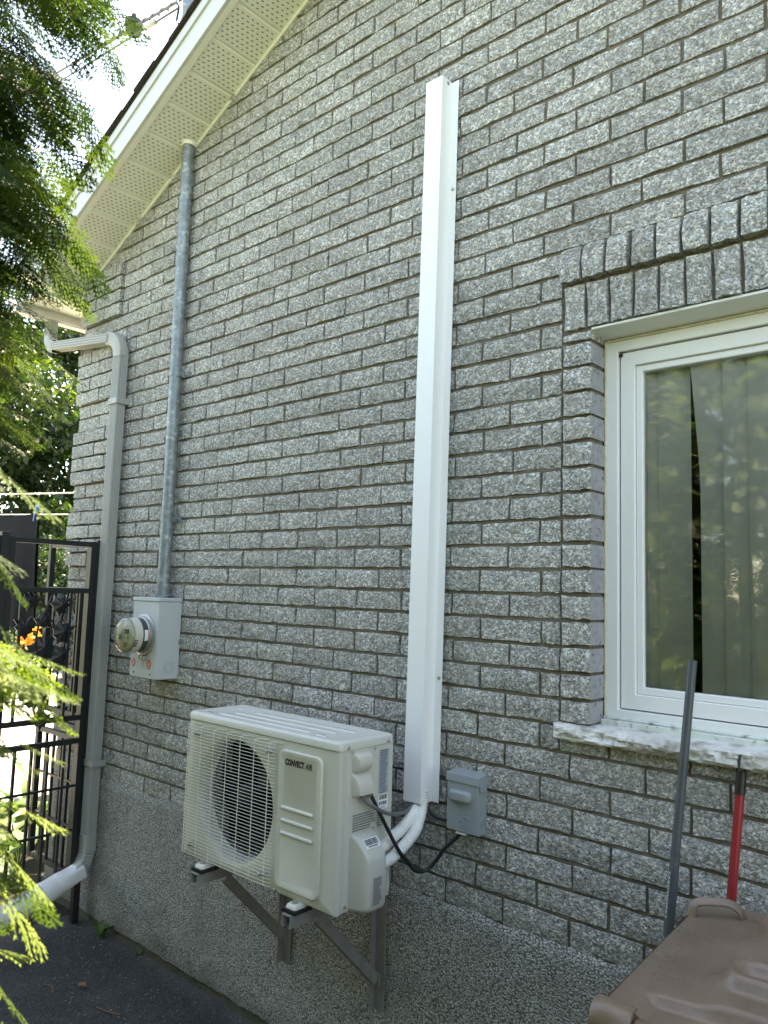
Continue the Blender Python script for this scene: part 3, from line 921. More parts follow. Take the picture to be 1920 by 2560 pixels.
# roof deck with shingles along the rake edge
m = MB()
slopebox(m, -OV - .03, 7.3, .166, .180, EX - .03, XT)
def far(x): return soffit_z(2 * RIDGE - x)
vv = [(XT, -OV - .03, rk(XT, .166)), (9.3, -OV - .03, far(9.3) + .166), (9.3, 7.3, far(9.3) + .166), (XT, 7.3, rk(XT, .166))]
m.mesh(vv + [(x, y, z + .014) for x, y, z in vv], [(0, 3, 2, 1), (4, 5, 6, 7), (0, 1, 5, 4), (1, 2, 6, 5), (2, 3, 7, 6), (3, 0, 4, 7)])
roof = m.build('roof', MAT['shingle'], house)
sh = None
x = EX - .04
ci = 0
while x < 1.6:
    x2 = x + .145
    jut = random.uniform(-.006, .006)
    m = MB()
    vv = [(x - .01, -OV - .048 + jut, rk(x - .01, .182)), (x2 + .02, -OV - .048 + jut, rk(x2 + .02, .186)), (x2 + .02, .25, rk(x2 + .02, .186)), (x - .01, .25, rk(x - .01, .182)),
          (x - .01, -OV - .048 + jut, rk(x - .01, .194)), (x2 + .02, -OV - .048 + jut, rk(x2 + .02, .189)), (x2 + .02, .25, rk(x2 + .02, .189)), (x - .01, .25, rk(x - .01, .194))]
    m.mesh(vv, [(0, 3, 2, 1), (4, 5, 6, 7), (0, 1, 5, 4), (1, 2, 6, 5), (2, 3, 7, 6), (3, 0, 4, 7)])
    m.build('shingle', MAT['shingle'], roof)
    x = x2
# eave return: boxed end, level eave soffit, gutter
m = MB()
ez = rk(EX) - .03
m.prism([(XC, -.008, rk(XC) - .012), (EX + .02, -.008, rk(EX + .02) - .012), (XC, -.008, rk(EX) - .012)], (0, .03, 0))
m.build('gable_return', MAT['soffit'], house)
m = MB()
m.box(EX + .01, XC + .0, -OV + .0, 7.2, rk(EX) - .016, rk(EX) - .010)
m.build('eave_soffit', MAT['soffit'], house)
q = MB()
for jx in range(9):
    for iy in range(60):
        sx_ = EX + .06 + jx * .036
        sy_ = .03 + iy * .029 + (.0145 if jx % 2 else 0)
        q.poly([(sx_, sy_, rk(EX) - .0175), (sx_ + .004, sy_, rk(EX) - .0175), (sx_ + .004, sy_ + .012, rk(EX) - .0175), (sx_, sy_ + .012, rk(EX) - .0175)])
tag(q.build('perforation', MAT['slot'], house), kind='stuff')
m = MB()
m.box(EX - .002, EX + .012, -OV - .02, 7.2, rk(EX) - .07, rk(EX) + .11)
m.box(EX + .012, XC - .03, -OV - .02, -OV - .006, rk(EX) - .03, rk(EX) + .004)
m.build('eave_fascia', MAT['fascia'], house, bevel=.002)
m = MB()                                    # K-style gutter along the eave
gp = [(0, 0), (-.06, 0), (-.085, .03), (-.095, .075), (-.125, .10), (-.125, .125), (-.12, .125), (-.12, .104), (-.09, .078), (-.08, .034), (-.057, .005), (-.004, .005), (-.004, .125), (0, .125)]
m.loft([[(EX - .003 + a, yy, rk(EX) - .075 + b_) for a, b_ in gp] for yy in (-OV - .03, 7.2)], True, True)
m.build('gutter', MAT['fascia'], house)

# ------------------------------------------------------------------ downspout
def corrugated(w, h, nr=5, depth=.0035):
    """rectangular pipe profile with reeds on each side"""
    pts = []
    def side(p, q, n):
        nx_, nz_ = (q[1] - p[1]), -(q[0] - p[0])
        L_ = math.hypot(nx_, nz_)
        nx_, nz_ = nx_ / L_, nz_ / L_
        for i in range(n):
            for f, d in ((.0, 0), (.30, 0), (.42, depth), (.88, depth)):
                t = (i + f) / n
                t = .06 + t * .88
                pts.append((p[0] + (q[0] - p[0]) * t - nx_ * d, p[1] + (q[1] - p[1]) * t - nz_ * d))
        pts.append((p[0] + (q[0] - p[0]) * .97, p[1] + (q[1] - p[1]) * .97))
    c = [(-w / 2, -h / 2), (w / 2, -h / 2), (w / 2, h / 2), (-w / 2, h / 2)]
    for i in range(4): side(c[i], c[(i + 1) % 4], nr if i % 2 == 0 else max(2, nr - 2))
    return pts
ds = empty('downspout', (-1.79, -.05, 0), 'light grey reeded metal downspout with elbows beside the wall corner', 'downspout')
DX, DY = -1.790, -.050
prof = corrugated(.075, .053)
prof_h = corrugated(.070, .050)
swap = lambda pr: [(b_, a) for a, b_ in pr]
m = MB(); m.tube([(DX, DY, 3.0), (DX - .003, DY, 2.2), (DX - .006, DY, 1.3), (DX - .010, DY, .375)], 1, prof=swap(prof), up=(0, 1, 0))
m.build('vertical_pipe', MAT['downpipe'], ds, smooth=30)
m = MB(); m.tube([(-2.535, -.082, 3.155), (-1.885, -.058, 3.083)], 1, prof=prof_h, up=(0, 1, 0))
m.build('horizontal_pipe', MAT['downpipe'], ds, smooth=30)
def elbow(c, p0, t0, p1, n=9, w=.078, h=.056):
    """ribbed elbow: a pinched sweep from p0 to p1 about the corner c"""
    m = MB()
    P = []
    a, b_, cc = Vector(p0), Vector(c), Vector(p1)
    for i in range(n * 2 + 1):
        t = i / (n * 2)
        P.append(a * (1 - t) ** 2 + b_ * 2 * t * (1 - t) + cc * t * t)
    rr = [1.0 if i % 2 == 0 else .955 for i in range(len(P))]
    m.tube(P, rr, prof=rrect(h, w, .008, 2) if t0 else rrect(w, h, .008, 2), up=(0, 1, 0), cap=False)
    return m
elbow((-1.788, -.055, 3.073), (-1.905, -.058, 3.086), 1, (DX, DY, 2.965), w=.077, h=.056).build('elbow', MAT['downpipe'], ds, smooth=25)
elbow((-2.600, -.085, 3.162), (-2.600, -.085, 3.235), 0, (-2.515, -.081, 3.152), w=.056, h=.077, n=6).build('elbow', MAT['downpipe'], ds, smooth=25)
m = MB(); m.tube([(-2.600, -.085, 3.345), (-2.600, -.085, 3.228)], 1, prof=swap(corrugated(.075, .053)), up=(0, 1, 0))
m.build('outlet', MAT['downpipe'], ds, smooth=30)
for z in (2.71, .765):
    m = MB()
    m.box(DX - .046, DX + .046, DY - .033, DY - .0285, z - .016, z + .016)
    m.box(DX + .0405, DX + .044, DY - .030, -.004, z - .016, z + .016)
    m.box(DX - .0455, DX - .042, DY - .030, -.004, z - .016, z + .016)
    st = m.build('strap', MAT['downpipe'], ds, bevel=.0012)
    m = MB(); m.lathe((DX - .032, DY - .032, z + .002), (0, -1, 0), [(0, .005), (.003, .005), (.004, .002)], 8)
    m.build('screw', MAT['steel'], st)
m = MB(); m.tube([(DX - .010, DY, .40), (DX - .011, DY, .315)], 1, prof=rrect(.060, .082, .006, 2), up=(0, 1, 0))
m.build('collar', MAT['downpipe'], ds, smooth=30)
m = MB()
P = [Vector((DX - .011, DY, .318)), Vector((DX - .013, DY - .006, .29)), Vector((DX - .010, DY - .018, .262)), Vector((DX - .003, DY - .040, .236)), Vector((DX + .004, DY - .062, .218))]
P2 = smooth_path(P, 4)
m.tube(P2, [1 if i % 2 else .93 for i in range(len(P2))], prof=rrect(.060, .080, .008, 2), up=(0, 1, 0))
m.build('lower_elbow', MAT['downpipe'], ds, smooth=25)

# ------------------------------------------------------------------ corrugated drain pipe
dp = empty('drain_pipe', (-1.60, -.42, -.05), 'white corrugated plastic drain pipe lying from the downspout across the asphalt', 'drain pipe')
E_ = Vector((DX + .004, DY - .062, .218))
ad = [Vector((-1.792, -.080, .228)), None, Vector((-1.784, -.262, .164))]
m = MB()
def ring_at(c, t, pr, roll=(0, 0, 1)):
    t = Vector(t).normalized(); a = Vector(roll); a = (a - t * a.dot(t)).normalized(); b_ = t.cross(a)
    return [Vector(c) + a * q[0] + b_ * q[1] for q in pr]
t_ = (ad[2] - ad[0]).normalized()
def morph(k, n=24):
    """from flattened rectangle (k=0) to circle (k=1)"""
    out = []
    for i in range(n):
        a = 2 * math.pi * i / n
        c_, s_ = math.cos(a), math.sin(a)
        e = .35
        rx, ry = .036 * math.copysign(abs(c_) ** e, c_), .048 * math.copysign(abs(s_) ** e, s_)
        out.append((rx * (1 - k) + .056 * c_ * k, ry * (1 - k) + .056 * s_ * k))
    return out
rings = []
for d, k, sc in ((0, 0, 1), (.012, 0, 1.05), (.016, 0, .98), (.03, 0, 1.0), (.036, 0, .96), (.05, 0, 1), (.075, .15, 1), (.10, .6, 1), (.115, .9, 1), (.12, 1, .97), (.125, 1, 1.0), (.130, 1, .97), (.136, 1, 1), (.142, 1, .97), (.148, 1, 1.02), (.20, 1, 1.03), (.203, 1, 1.08), (.218, 1, 1.08)):
    rings.append(ring_at(ad[0] + t_ * d, t_, [(q[0] * sc, q[1] * sc) for q in morph(k)]))
m.loft(rings, True, True)
m.build('adapter', MAT['pvc'], dp, smooth=40)
end = ad[0] + t_ * .205
P = smooth_path([end, Vector((-1.784, -.325, .143)), Vector((-1.790, -.40, .118)), Vector((-1.80, -.50, .090)), Vector((-1.815, -.60, .066)), Vector((-1.84, -.80, .030)), Vector((-1.87, -1.05, .010)), Vector((-1.90, -1.5, .010))], 22)
rr = [.0535 + .0042 * (1 if (i // 2) % 2 else -1) for i in range(len(P))]
m = MB(); m.tube(P, rr, 22)
m.build('hose', MAT['pvc'], dp, smooth=55)

# ------------------------------------------------------------------ service mast and wires
ms = empty('service_mast', (-1.245, -.045, 1.66), 'galvanised steel service mast pipe running from the meter box through the soffit', 'pipe')
MX, MY = -1.246, -.042
m = MB(); m.tube([(MX, MY, 1.70), (MX + .004, MY, 2.3), (MX - .002, MY, 3.1), (MX - .004, MY, 3.9), (MX - .012, MY, 4.25), (MX - .083, MY, 4.75), (MX - .10, MY, 5.25)], .0305, 20)
m.build('pipe', MAT['galv'], ms, smooth=50)
m = MB(); m.lathe((MX, MY, 1.655), (0, 0, 1), [(0, .048), (.010, .048), (.011, .034), (.040, .034), (.041, .037), (.058, .037), (.059, .032), (.066, .032)], 20)
m.build('hub', MAT['galv'], ms, smooth=40)
for z in (2.775, 2.035):
    m = MB()
    m.lathe((MX + .002, MY, z - .013), (0, 0, 1), [(0, .0318), (0, .0335), (.026, .0335), (.026, .0318)], 20)
    m.box(MX + .030, MX + .075, -.012, -.008, z - .013, z + .013)
    m.box(MX + .028, MX + .034, MY, -.010, z - .013, z + .013)
    st = m.build('strap', MAT['galv'], ms, smooth=40)
    m = MB(); m.lathe((MX + .058, -.012, z), (0, -1, 0), [(0, .009), (.006, .009), (.008, .005)], 6)
    m.build('bolt', MAT['galv'], st)
m = MB(); m.lathe((MX - .004, MY, soffit_z(MX) - .018), (0, 0, 1), [(0, .036), (.02, .040), (.02, .030)], 20)
m.build('soffit_collar', MAT['soffit'], ms, smooth=40)
m = MB(); m.lathe((MX - .081, MY, 4.74), (0, 0, 1), [(0, .034), (.004, .037), (.02, .037), (.024, .034)], 18)
m.lathe((MX - .10, MY, 5.24), (0, 0, 1), [(0, .036), (.05, .04), (.09, .02)], 16)
m.build('weather_head', MAT['galv'], ms, smooth=40)
def sag(a, b_, s_, n=16):
    a, b_ = Vector(a), Vector(b_)
    return [a + (b_ - a) * (i / n) - Vector((0, 0, 4 * s_ * (i / n) * (1 - i / n))) for i in range(n + 1)]
def sight(px_, py_, t):
    d = cw + cr * ((px_ - 960) / 1923.1) - cu * ((py_ - 1280) / 1923.1)
    return CAM + d * t
WA = (MX - .05, MY - .03, 4.86)
WB = (-14.9, 1.85, 9.60)
w1 = tag(MB(), ) if False else None
m = MB(); m.tube(sag((MX - .13, MY - .03, 4.835), (-15.4, 2.1, 9.62), .05), .006, 6)
o = m.build('service_wire', MAT['wirecable'], None, smooth=60); tag(o, 'overhead service wire with a pale wedge clamp near the mast, lower of the two', 'wire', 'overhead service wires')
m = MB()
a_, b_ = Vector((MX - .13, MY - .03, 4.835)), Vector((-15.4, 2.1, 9.62))
m.lathe(a_ + (b_ - a_) * .022, (b_ - a_), [(0, .006), (.01, .016), (.17, .019), (.19, .006)], 10)
m.build('wedge_clamp', MAT['clamp'], o, smooth=40)
m = MB(); m.tube(sag((MX - .14, MY + .02, 4.94), (-15.2, 2.2, 10.05), .05), .008, 6)
m.tube([Vector((MX - .14, MY + .02, 4.94)) + (Vector((-15.2, 2.2, 10.05)) - Vector((MX - .14, MY + .02, 4.94))) * (i / 700) + Vector((0, .012 * math.cos(i * .9), .012 * math.sin(i * .9) - .01)) for i in range(90)], .005, 5)
o = m.build('service_wire', MAT['wirecable'], None, smooth=60); tag(o, 'twisted overhead service wire passing a dark round insulator, upper of the two', 'wire', 'overhead service wires')
m = MB(); q_ = Vector((MX - .14, MY + .02, 4.94)) + (Vector((-15.2, 2.2, 10.05)) - Vector((MX - .14, MY + .02, 4.94))) * .058
m.lathe(q_ + Vector((0, 0, -.06)), (0, 0, 1), [(0, .02), (.01, .045), (.03, .05), (.04, .035), (.05, .035), (.06, .055), (.09, .055), (.10, .02), (.14, .015)], 14)
m.build('insulator', MAT['insulator'], o, smooth=40)
m = MB(); m.tube(smooth_path([(MX - .09, MY - .02, 4.72), (MX - .14, MY - .03, 4.76), (MX - .13, MY - .03, 4.84), (MX - .17, MY - .02, 4.93), (MX - .12, MY - .02, 5.05)], 6), .006, 6)
m.build('drip_loop', MAT['cable'], ms, smooth=60)

# ------------------------------------------------------------------ electricity meter
mt = empty('electricity_meter', (-1.248, 0, 1.26), 'grey metal meter box with a round glass electricity meter and two red stickers', 'electricity meter')
BX0, BX1, BY, BZ0, BZ1 = -1.362, -1.135, -.127, 1.262, 1.648
m = MB(); m.box(BX0, BX1, BY + .004, -.002, BZ0, BZ1 - .018)
m.build('enclosure', MAT['meterbox'], mt, bevel=.003)
m = MB(); m.box(BX0 - .004, BX1 + .004, BY - .006, -.002, BZ1 - .0175, BZ1)
m.build('top_cap', MAT['meterbox'], mt, bevel=.003)
m = MB(); m.box(BX0 + .001, BX1 - .001, BY - .001, BY + .0035, BZ0 + .003, BZ1 - .019); m.box(BX1 - .0, BX1 + .0025, BY, BY + .022, BZ0 + .003, BZ1 - .019)
fc = m.build('front_cover', MAT['meterbox'], mt, bevel=.0015)
MCX, MCZ = -1.250, 1.468
m = MB(); m.lathe((MCX, BY - .001, MCZ), (0, -1, 0), [(0, .100), (.006, .100), (.010, .094), (.010, .086), (.022, .086), (.026, .083)], 40)
m.build('sealing_ring', MAT['steel'], mt, smooth=35)
m = MB(); m.lathe((MCX, BY - .020, MCZ), (0, -1, 0), [(0, .081), (.036, .080)], 40)
bs = m.build('meter_base', MAT['meterdark'], mt, smooth=35)
m = MB(); m.lathe((MCX, BY - .056, MCZ), (0, -1, 0), [(0, .083), (.040, .082), (.044, .079), (.046, .074), (.046, .0)], 40)
m.build('meter_body', MAT['meter'], mt, smooth=35)
m = MB(); m.lathe((MCX, BY - .056, MCZ), (0, -1, 0), [(.0405, .0835), (.050, .083), (.060, .078), (.064, .070), (.066, .05), (.0665, .0)], 40, cap=False)
m.build('glass_cover', MAT['meterglass'], mt, smooth=60)
yf = BY - .056 - .0465
m = MB(); m.box(MCX - .004, MCX + .032, yf - .003, yf + .001, MCZ + .008, MCZ + .028)
m.build('display', MAT['lcd'], mt)
m = MB()
for i in range(3): m.box(MCX - .015, MCX + .022 - i * .006, yf - .0006, yf + .001, MCZ - .040 - i * .008, MCZ - .0365 - i * .008)
m.box(MCX - .005, MCX + .03, yf - .0006, yf + .001, MCZ - .012, MCZ - .010)
m.build('face_print', MAT['greyprint'], mt)
m = MB(); m.lathe((MCX - .044, yf, MCZ - .006), (0, -1, 0), [(0, .013), (.008, .012), (.012, .006)], 14)
m.build('optical_port', MAT['meter'], mt, smooth=40)
m = MB()                                    # vents on the side of the body
for i in range(5):
    a = rad(-14 - i * 5.2)
    c_ = Vector((MCX + math.cos(a) * .0825, BY - .090, MCZ + math.sin(a) * .0825))
    m.box(-.0018, .0014, -.009, .009, -.0016, .0016, M=Matrix.Translation(c_) @ Matrix.Rotation(-a, 4, 'Y'))
m.build('vent', MAT['print'], mt)
m = MB()                                    # warning label on the dark base
for k in range(6):
    a0, a1 = rad(20 - k * 6), rad(20 - k * 6 - 6)
    m.poly([(MCX + math.cos(a) * .0818, y_, MCZ + math.sin(a) * .0818) for a, y_ in ((a0, BY - .048), (a1, BY - .048), (a1, BY - .026), (a0, BY - .026))])
lb = m.build('warning_label', MAT['paper'], mt)
m = MB()
for k in range(6):
    a0, a1 = rad(20 - k * 6), rad(20 - k * 6 - 6)
    m.poly([(MCX + math.cos(a) * .0822, y_, MCZ + math.sin(a) * .0822) for a, y_ in ((a0, BY - .030), (a1, BY - .030), (a1, BY - .026), (a0, BY - .026))])
m.build('red_edge', MAT['red'], lb)
m = MB()
for dx in (-.026, -.004, .02): m.box(MCX + dx, MCX + dx + .016, BY - .016, BY - .001, MCZ - .116, MCZ - .098)
m.build('ring_latch', MAT['steel'], mt, bevel=.002)
m = MB(); m.box(MCX - .03, MCX - .004, BY - .005, BY - .001, BZ0 + .052, BZ0 + .092)
m.build('hasp', MAT['meterbox'], mt, bevel=.002)
for cx_, sc in ((-1.332, .019), (-1.196, .022)):
    m = MB()
    m.prism([(cx_ + math.cos(rad(22.5 + 45 * i)) * sc * .88, BY - .0012, BZ0 + .068 + math.sin(rad(22.5 + 45 * i)) * sc * 1.1) for i in range(8)], (0, -.0006, 0))
    st = m.build('sticker', MAT['red'], mt)
    m = MB()
    for i, w_ in enumerate((.5, .75, .8, .8, .6)):
        zz = BZ0 + .068 + sc * (.62 - i * .33)
        m.box(cx_ - sc * .6 * w_, cx_ + sc * .6 * w_, BY - .0024, BY - .0019, zz - .0012, zz + .0012)
    m.build('lettering', MAT['paper'], st)
m = MB()
for r_ in (.028, .018):
    m.lathe((BX1 + .0005, -.058, BZ0 + .058), (1, 0, 0), [(0, r_), (.0016, r_), (.0016, r_ - .0025), (0, r_ - .0025)], 28, cap=False)
m.build('knockout', MAT['meterbox'], mt, smooth=40)
m = MB()
for x_ in (-1.325, -1.180): m.lathe((x_, BY - .001, BZ0 + .022), (0, -1, 0), [(0, .004), (.002, .004), (.003, .002)], 8)
m.build('screw', MAT['print'], mt)

# ------------------------------------------------------------------ line cover (white duct)
lc = empty('line_cover', (.39, 0, .99), 'tall white painted aluminium line cover fixed upright on the brick wall', 'duct')
tilt = .0078
def dpt(x, y, z): return (x + (z - 1.0) * tilt, y, z)
LZ0, LZ1 = 1.000, 3.625
LX0, LX1, LD = .357, .434, -.076
m = MB()
secs = [(LX0 - .030, -.009), (LX0, -.009), (LX0, LD), (LX1, LD), (LX1, -.016), (LX1 + .031, -.016)]
th = .0014
def strip(mb, za, zb):
    inner = [(LX0 - .030, -.009 + th), (LX0 + th, -.009 + th), (LX0 + th, LD + th), (LX1 - th, LD + th), (LX1 - th, -.016 + th), (LX1 + .031, -.016 + th)]
    pr = secs + inner[::-1]
    mb.loft([[dpt(x, y, z) for x, y in pr] for z in (za, zb)], True, True)
strip(m, LZ0, LZ1)
m.build('cover', MAT['white'], lc, bevel=.0006, seg=1)
m = MB(); m.box(*[0] * 6) if False else None
for z in (3.20, 1.42):
    m = MB(); m.lathe(dpt(LX1 + .018, -.016, z), (0, -1, 0), [(0, .006), (.003, .006), (.005, .003)], 10)
    m.build('screw', MAT['steel'], lc, smooth=40)
m = MB(); m.lathe(dpt(LX1, -.040, LZ1 - .015), (1, 0, 0), [(0, .007), (.0008, .007)], 14)
m.build('screw', MAT['steel'], lc)

# ------------------------------------------------------------------ disconnect switch box
db = empty('disconnect_box', (.594, 0, .94), 'small grey metal disconnect switch box with an embossed duck on its door', 'switch box')
x0, x1, yf, z0, z1 = .532, .656, -.055, .938, 1.124
m = MB(); m.box(x0 + .002, x1 - .002, yf + .003, -.004, z0, z1 - .004)
m.build('body', MAT['discbox'], db, bevel=.002)
m = MB(); m.box(x0, x1, yf - .004, yf + .0025, z0 + .004, z1 - .026)
dr = m.build('door', MAT['discbox'], db, bevel=.002)
m = MB()
m.mesh([(x0 - .003, yf - .008, z1 - .026), (x1 + .003, yf - .008, z1 - .026), (x1 + .003, -.004, z1 - .026), (x0 - .003, -.004, z1 - .026),
        (x0 - .003, yf - .006, z1 - .002), (x1 + .003, yf - .006, z1 - .002), (x1 + .003, -.004, z1 + .006), (x0 - .003, -.004, z1 + .006)],
       [(0, 3, 2, 1), (4, 5, 6, 7), (0, 1, 5, 4), (1, 2, 6, 5), (2, 3, 7, 6), (3, 0, 4, 7)])
m.prism([(x1 + .0032, yf - .002, z1 - .026), (x1 + .0032, -.010, z1 - .026), (x1 + .0032, -.016, z1 - .052), (x1 + .0032, yf + .006, z1 - .048)], (-.0012, 0, 0))
m.build('hood', MAT['discbox'], db, bevel=.0015)
m = MB()
rings = []
for d, s_ in ((.0, 1.0), (.008, .98), (.016, .90), (.020, .78), (.021, .5)):
    rings.append([((x0 + x1) / 2 - .006 + a * (1 if abs(s_) else 1) * (s_ if True else 1), yf - .004 - d, 1.056 + b_ * s_) for a, b_ in rrect(.086, .036, .012, 4)])
m.loft(rings, True, True)
m.build('handle_bulge', MAT['discbox'], dr, smooth=60)
duck = [(-.028, .004), (-.020, .000), (-.012, .008), (-.002, .010), (.006, .007), (.012, .008), (.013, .016), (.009, .022), (.012, .027), (.018, .027), (.021, .022), (.029, .019), (.028, .016), (.021, .016), (.019, .010), (.025, .004), (.026, -.004), (.016, -.012), (-.002, -.012), (-.016, -.008), (-.028, .004)]
m = MB()
m.tube([((x0 + x1) / 2 + .003 + a, yf - .0045, .968 + b_ * .95) for a, b_ in duck], .0013, 5)
m.tube([((x0 + x1) / 2 + .003 + a, yf - .0045, .968 + b_) for a, b_ in ((-.012, -.004), (.0, -.008), (.014, -.006), (.018, 0), (.008, .0), (-.004, -.001), (-.012, -.004))], .0010, 5)
m.build('duck_emblem', MAT['discbox'], dr, smooth=60)
m = MB()
for r_ in (.014, .009): m.lathe((x1 - .002, -.026, .975), (1, 0, 0), [(0, r_), (.0014, r_), (.0014, r_ - .002), (0, r_ - .002)], 24, cap=False)
m.build('knockout', MAT['discbox'], db, smooth=40)
m = MB(); m.box(.566, .606, yf - .001, yf + .018, z0 - .006, z0 + .001)
m.build('cable_clamp', MAT['paper'], db, bevel=.002)

# ------------------------------------------------------------------ condenser unit
ac = empty('air_conditioner', (-.01, -.30, .72), 'ivory wall-mounted heat pump condenser with a wire fan grille and black logo', 'air conditioner')
AX0, AX1, AYF, AYB, AZ0, AZ1 = -.410, .390, -.430, -.175, .722, 1.214
T = .003
m = MB()
m.box(AX0, AX0 + T, AYF + .0222, AYB, AZ0 + .012, AZ1)
m.box(AX1 - T, AX1, AYF + .0222, AYB, AZ0 + .012, AZ1)
m.box(AX0 + T, AX1 - T, AYF + .020, AYB, AZ0, AZ0 + .012)
m.box(.105, .110, AYF + .02, AYB - .01, AZ0 + .013, AZ1 - .002)
m.build('casing', MAT['ac'], ac, bevel=.002)
m = MB(); m.box(AX0 + .008, .100, -.225, AYB + .003, AZ0 + .014, AZ1 - .004); m.box(.112, AX1 - .006, AYB - .02, AYB + .002, AZ0 + .014, AZ1 - .004)
m.build('coil', MAT['coil'], ac)
# front plate with the fan opening
FX, FZ, FR = -.126, .966, .212
m = MB()
def plate(mb):
    angs = sorted(set([2 * math.pi * i / 72 for i in range(72)] + [math.atan2(zc - FZ, xc - FX) % (2 * math.pi) for xc in (AX0 + .009, AX1 - .012) for zc in (AZ0 + .008, AZ1 - .004)]))
    def onrect(a, ix0, ix1, iz0, iz1):
        c_, s_ = math.cos(a), math.sin(a)
        t = min([((ix1 if c_ > 0 else ix0) - FX) / c_ if abs(c_) > 1e-9 else 1e9, ((iz1 if s_ > 0 else iz0) - FZ) / s_ if abs(s_) > 1e-9 else 1e9])
        return FX + c_ * t, FZ + s_ * t
    R0 = [(FX + math.cos(a) * (FR - .014), AYF + .060, FZ + math.sin(a) * (FR - .014)) for a in angs]
    R1 = [(FX + math.cos(a) * (FR - .010), AYF + .028, FZ + math.sin(a) * (FR - .010)) for a in angs]
    R2 = [(FX + math.cos(a) * (FR - .004), AYF + .006, FZ + math.sin(a) * (FR - .004)) for a in angs]
    R3 = [(FX + math.cos(a) * (FR + .004), AYF, FZ + math.sin(a) * (FR + .004)) for a in angs]
    R4 = [(q[0], AYF, q[1]) for q in (onrect(a, AX0 + .009, AX1 - .012, AZ0 + .008, AZ1 - .004) for a in angs)]
    R5 = [(AX0 + .003 + (q[0] - AX0 - .009) * (AX1 - AX0 - .0065) / (AX1 - AX0 - .021), AYF + .0035, AZ0 + .002 + (q[2] - AZ0 - .008) * (AZ1 - AZ0 - .003) / (AZ1 - AZ0 - .012)) for q in R4]
    R6 = [(AX0 + (q[0] - AX0 - .009) * (AX1 - AX0) / (AX1 - AX0 - .021), AYF + .014, AZ0 + (q[2] - AZ0 - .008) * (AZ1 - AZ0) / (AZ1 - AZ0 - .012)) for q in R4]
    R7 = [(q[0], AYF + .022, q[2]) for q in R6]
    mb.loft([R0, R1, R2, R3, R4, R5, R6, R7], True, False)
plate(m)
m.build('front_plate', MAT['ac'], ac, smooth=45)
m = MB()                                    # fan hub and three swept blades
m.lathe((FX, AYF + .075, FZ), (0, -1, 0), [(-.03, .05), (.0, .05), (.02, .045), (.028, .02), (.028, 0)], 24)
for kb in range(3):
    a0 = rad(35 + 120 * kb)
    rows = []
    for i in range(7):
        r_ = .045 + (.188 - .045) * i / 6
        row = []
        for j in range(9):
            t = j / 8
            a = a0 + rad(-18 * i / 6) + rad((62 + 20 * i / 6)) * t
            row.append((FX + math.cos(a) * r_, AYF + .066 + .050 * t + .004 * math.sin(math.pi * t), FZ + math.sin(a) * r_))
        rows.append(row)
    m.loft(rows, False, False)
m.build('fan', MAT['dark'], ac, smooth=60)
m = MB()
m.lathe((FX, AYF + .13, FZ), (0, -1, 0), [(0, .03), (.02, .03)], 16)
m.box(FX - .03, FX + .03, AYF + .15, AYF + .165, AZ0 + .02, AZ1 - .01)
m.build('motor_mount', MAT['coil'], ac)
# wire grille
m = MB()
GX0, GX1, GZ0, GZ1 = -.402, .092, .738, 1.194
nw = 41
for i in range(nw):
    z = GZ0 + (GZ1 - GZ0) * i / (nw - 1)
    m.tube([(GX0 - .001, AYF + .004, z), (GX0 + .002, AYF - .010, z), (GX0 + .012, AYF - .016, z), (GX1 - .012, AYF - .016, z), (GX1 - .003, AYF - .011, z - .001), (GX1, AYF - .001, z - .005)], .00100, 5)
for i in range(7):
    x_ = GX0 + .012 + (GX1 - GX0 - .034) * i / 6
    m.tube([(x_, AYF - .0135, GZ0 - .002), (x_, AYF - .0135, GZ1 - .012), (x_ + .002, AYF - .012, GZ1 + .001), (x_ + .010, AYF - .006, GZ1 + .006), (x_ + .06, AYF - .003, GZ1 + .007)], .0015, 5)
for r_ in (.08, .15, .205):
    pass
m.build('grille', MAT['wire'], ac, smooth=60)
m = MB()
for x_, z_ in ((-.345, 1.168), (.064, 1.167), (-.350, .770), (.052, .767)):
    m.lathe((x_, AYF - .001, z_), (0, -1, 0), [(0, .011), (.012, .007), (.018, .0065), (.021, .003)], 12)
    m.tube([(x_ - .04, AYF - .010, z_ + .004), (x_ - .01, AYF - .012, z_), (x_ + .03, AYF - .012, z_)], .0017, 5)
m.build('grille_clip', MAT['steel'], ac, smooth=40)
# raised access panel on the front
m = MB()
pc = ((.117 + .322) / 2, (.748 + 1.184) / 2)
rings = []
for d, s_, r_ in ((0, 0, .026), (.006, .0, .026), (.0095, -.003, .024), (.0095, -.016, .020), (.0075, -.019, .018)):
    rings.append([(pc[0] + a, AYF - d, pc[1] + b_) for a, b_ in rrect(.205 + 2 * s_, .436 + 2 * s_, r_, 5)])
m.loft(rings, True, True)
fp = m.build('front_panel', MAT['ac'], ac, smooth=45)
for z_ in (1.000, .960, .920):              # three pressed louvre bars
    m = MB()
    rings = []
    for d, sx_, sz_ in ((0, 1, 1), (.004, .985, .72), (.0055, .96, .30)):
        rings.append([(.213 + a * sx_, AYF - .0072 - d, z_ + b_ * sz_) for a, b_ in rrect(.152, .014, .0069, 4)])
    m.loft(rings, True, True)
    m.build('pressed_bar', MAT['ac'], fp, smooth=60)
v_, f_ = text_mesh('CONVECT', .094, .0225, (.148, AYF - .0076, 1.136), (1, 0, 0), (0, 0, 1), .0006, .12, .07)
m = MB(); m.mesh(v_, f_); m.build('logo', MAT['print'], fp)
v_, f_ = text_mesh('AIR', .035, .0205, (.2445, AYF - .0076, 1.137), (1, 0, 0), (0, 0, 1), .0004, .12, 0, True)
m = MB(); m.mesh(v_, f_); m.build('logo', MAT['print'], fp)
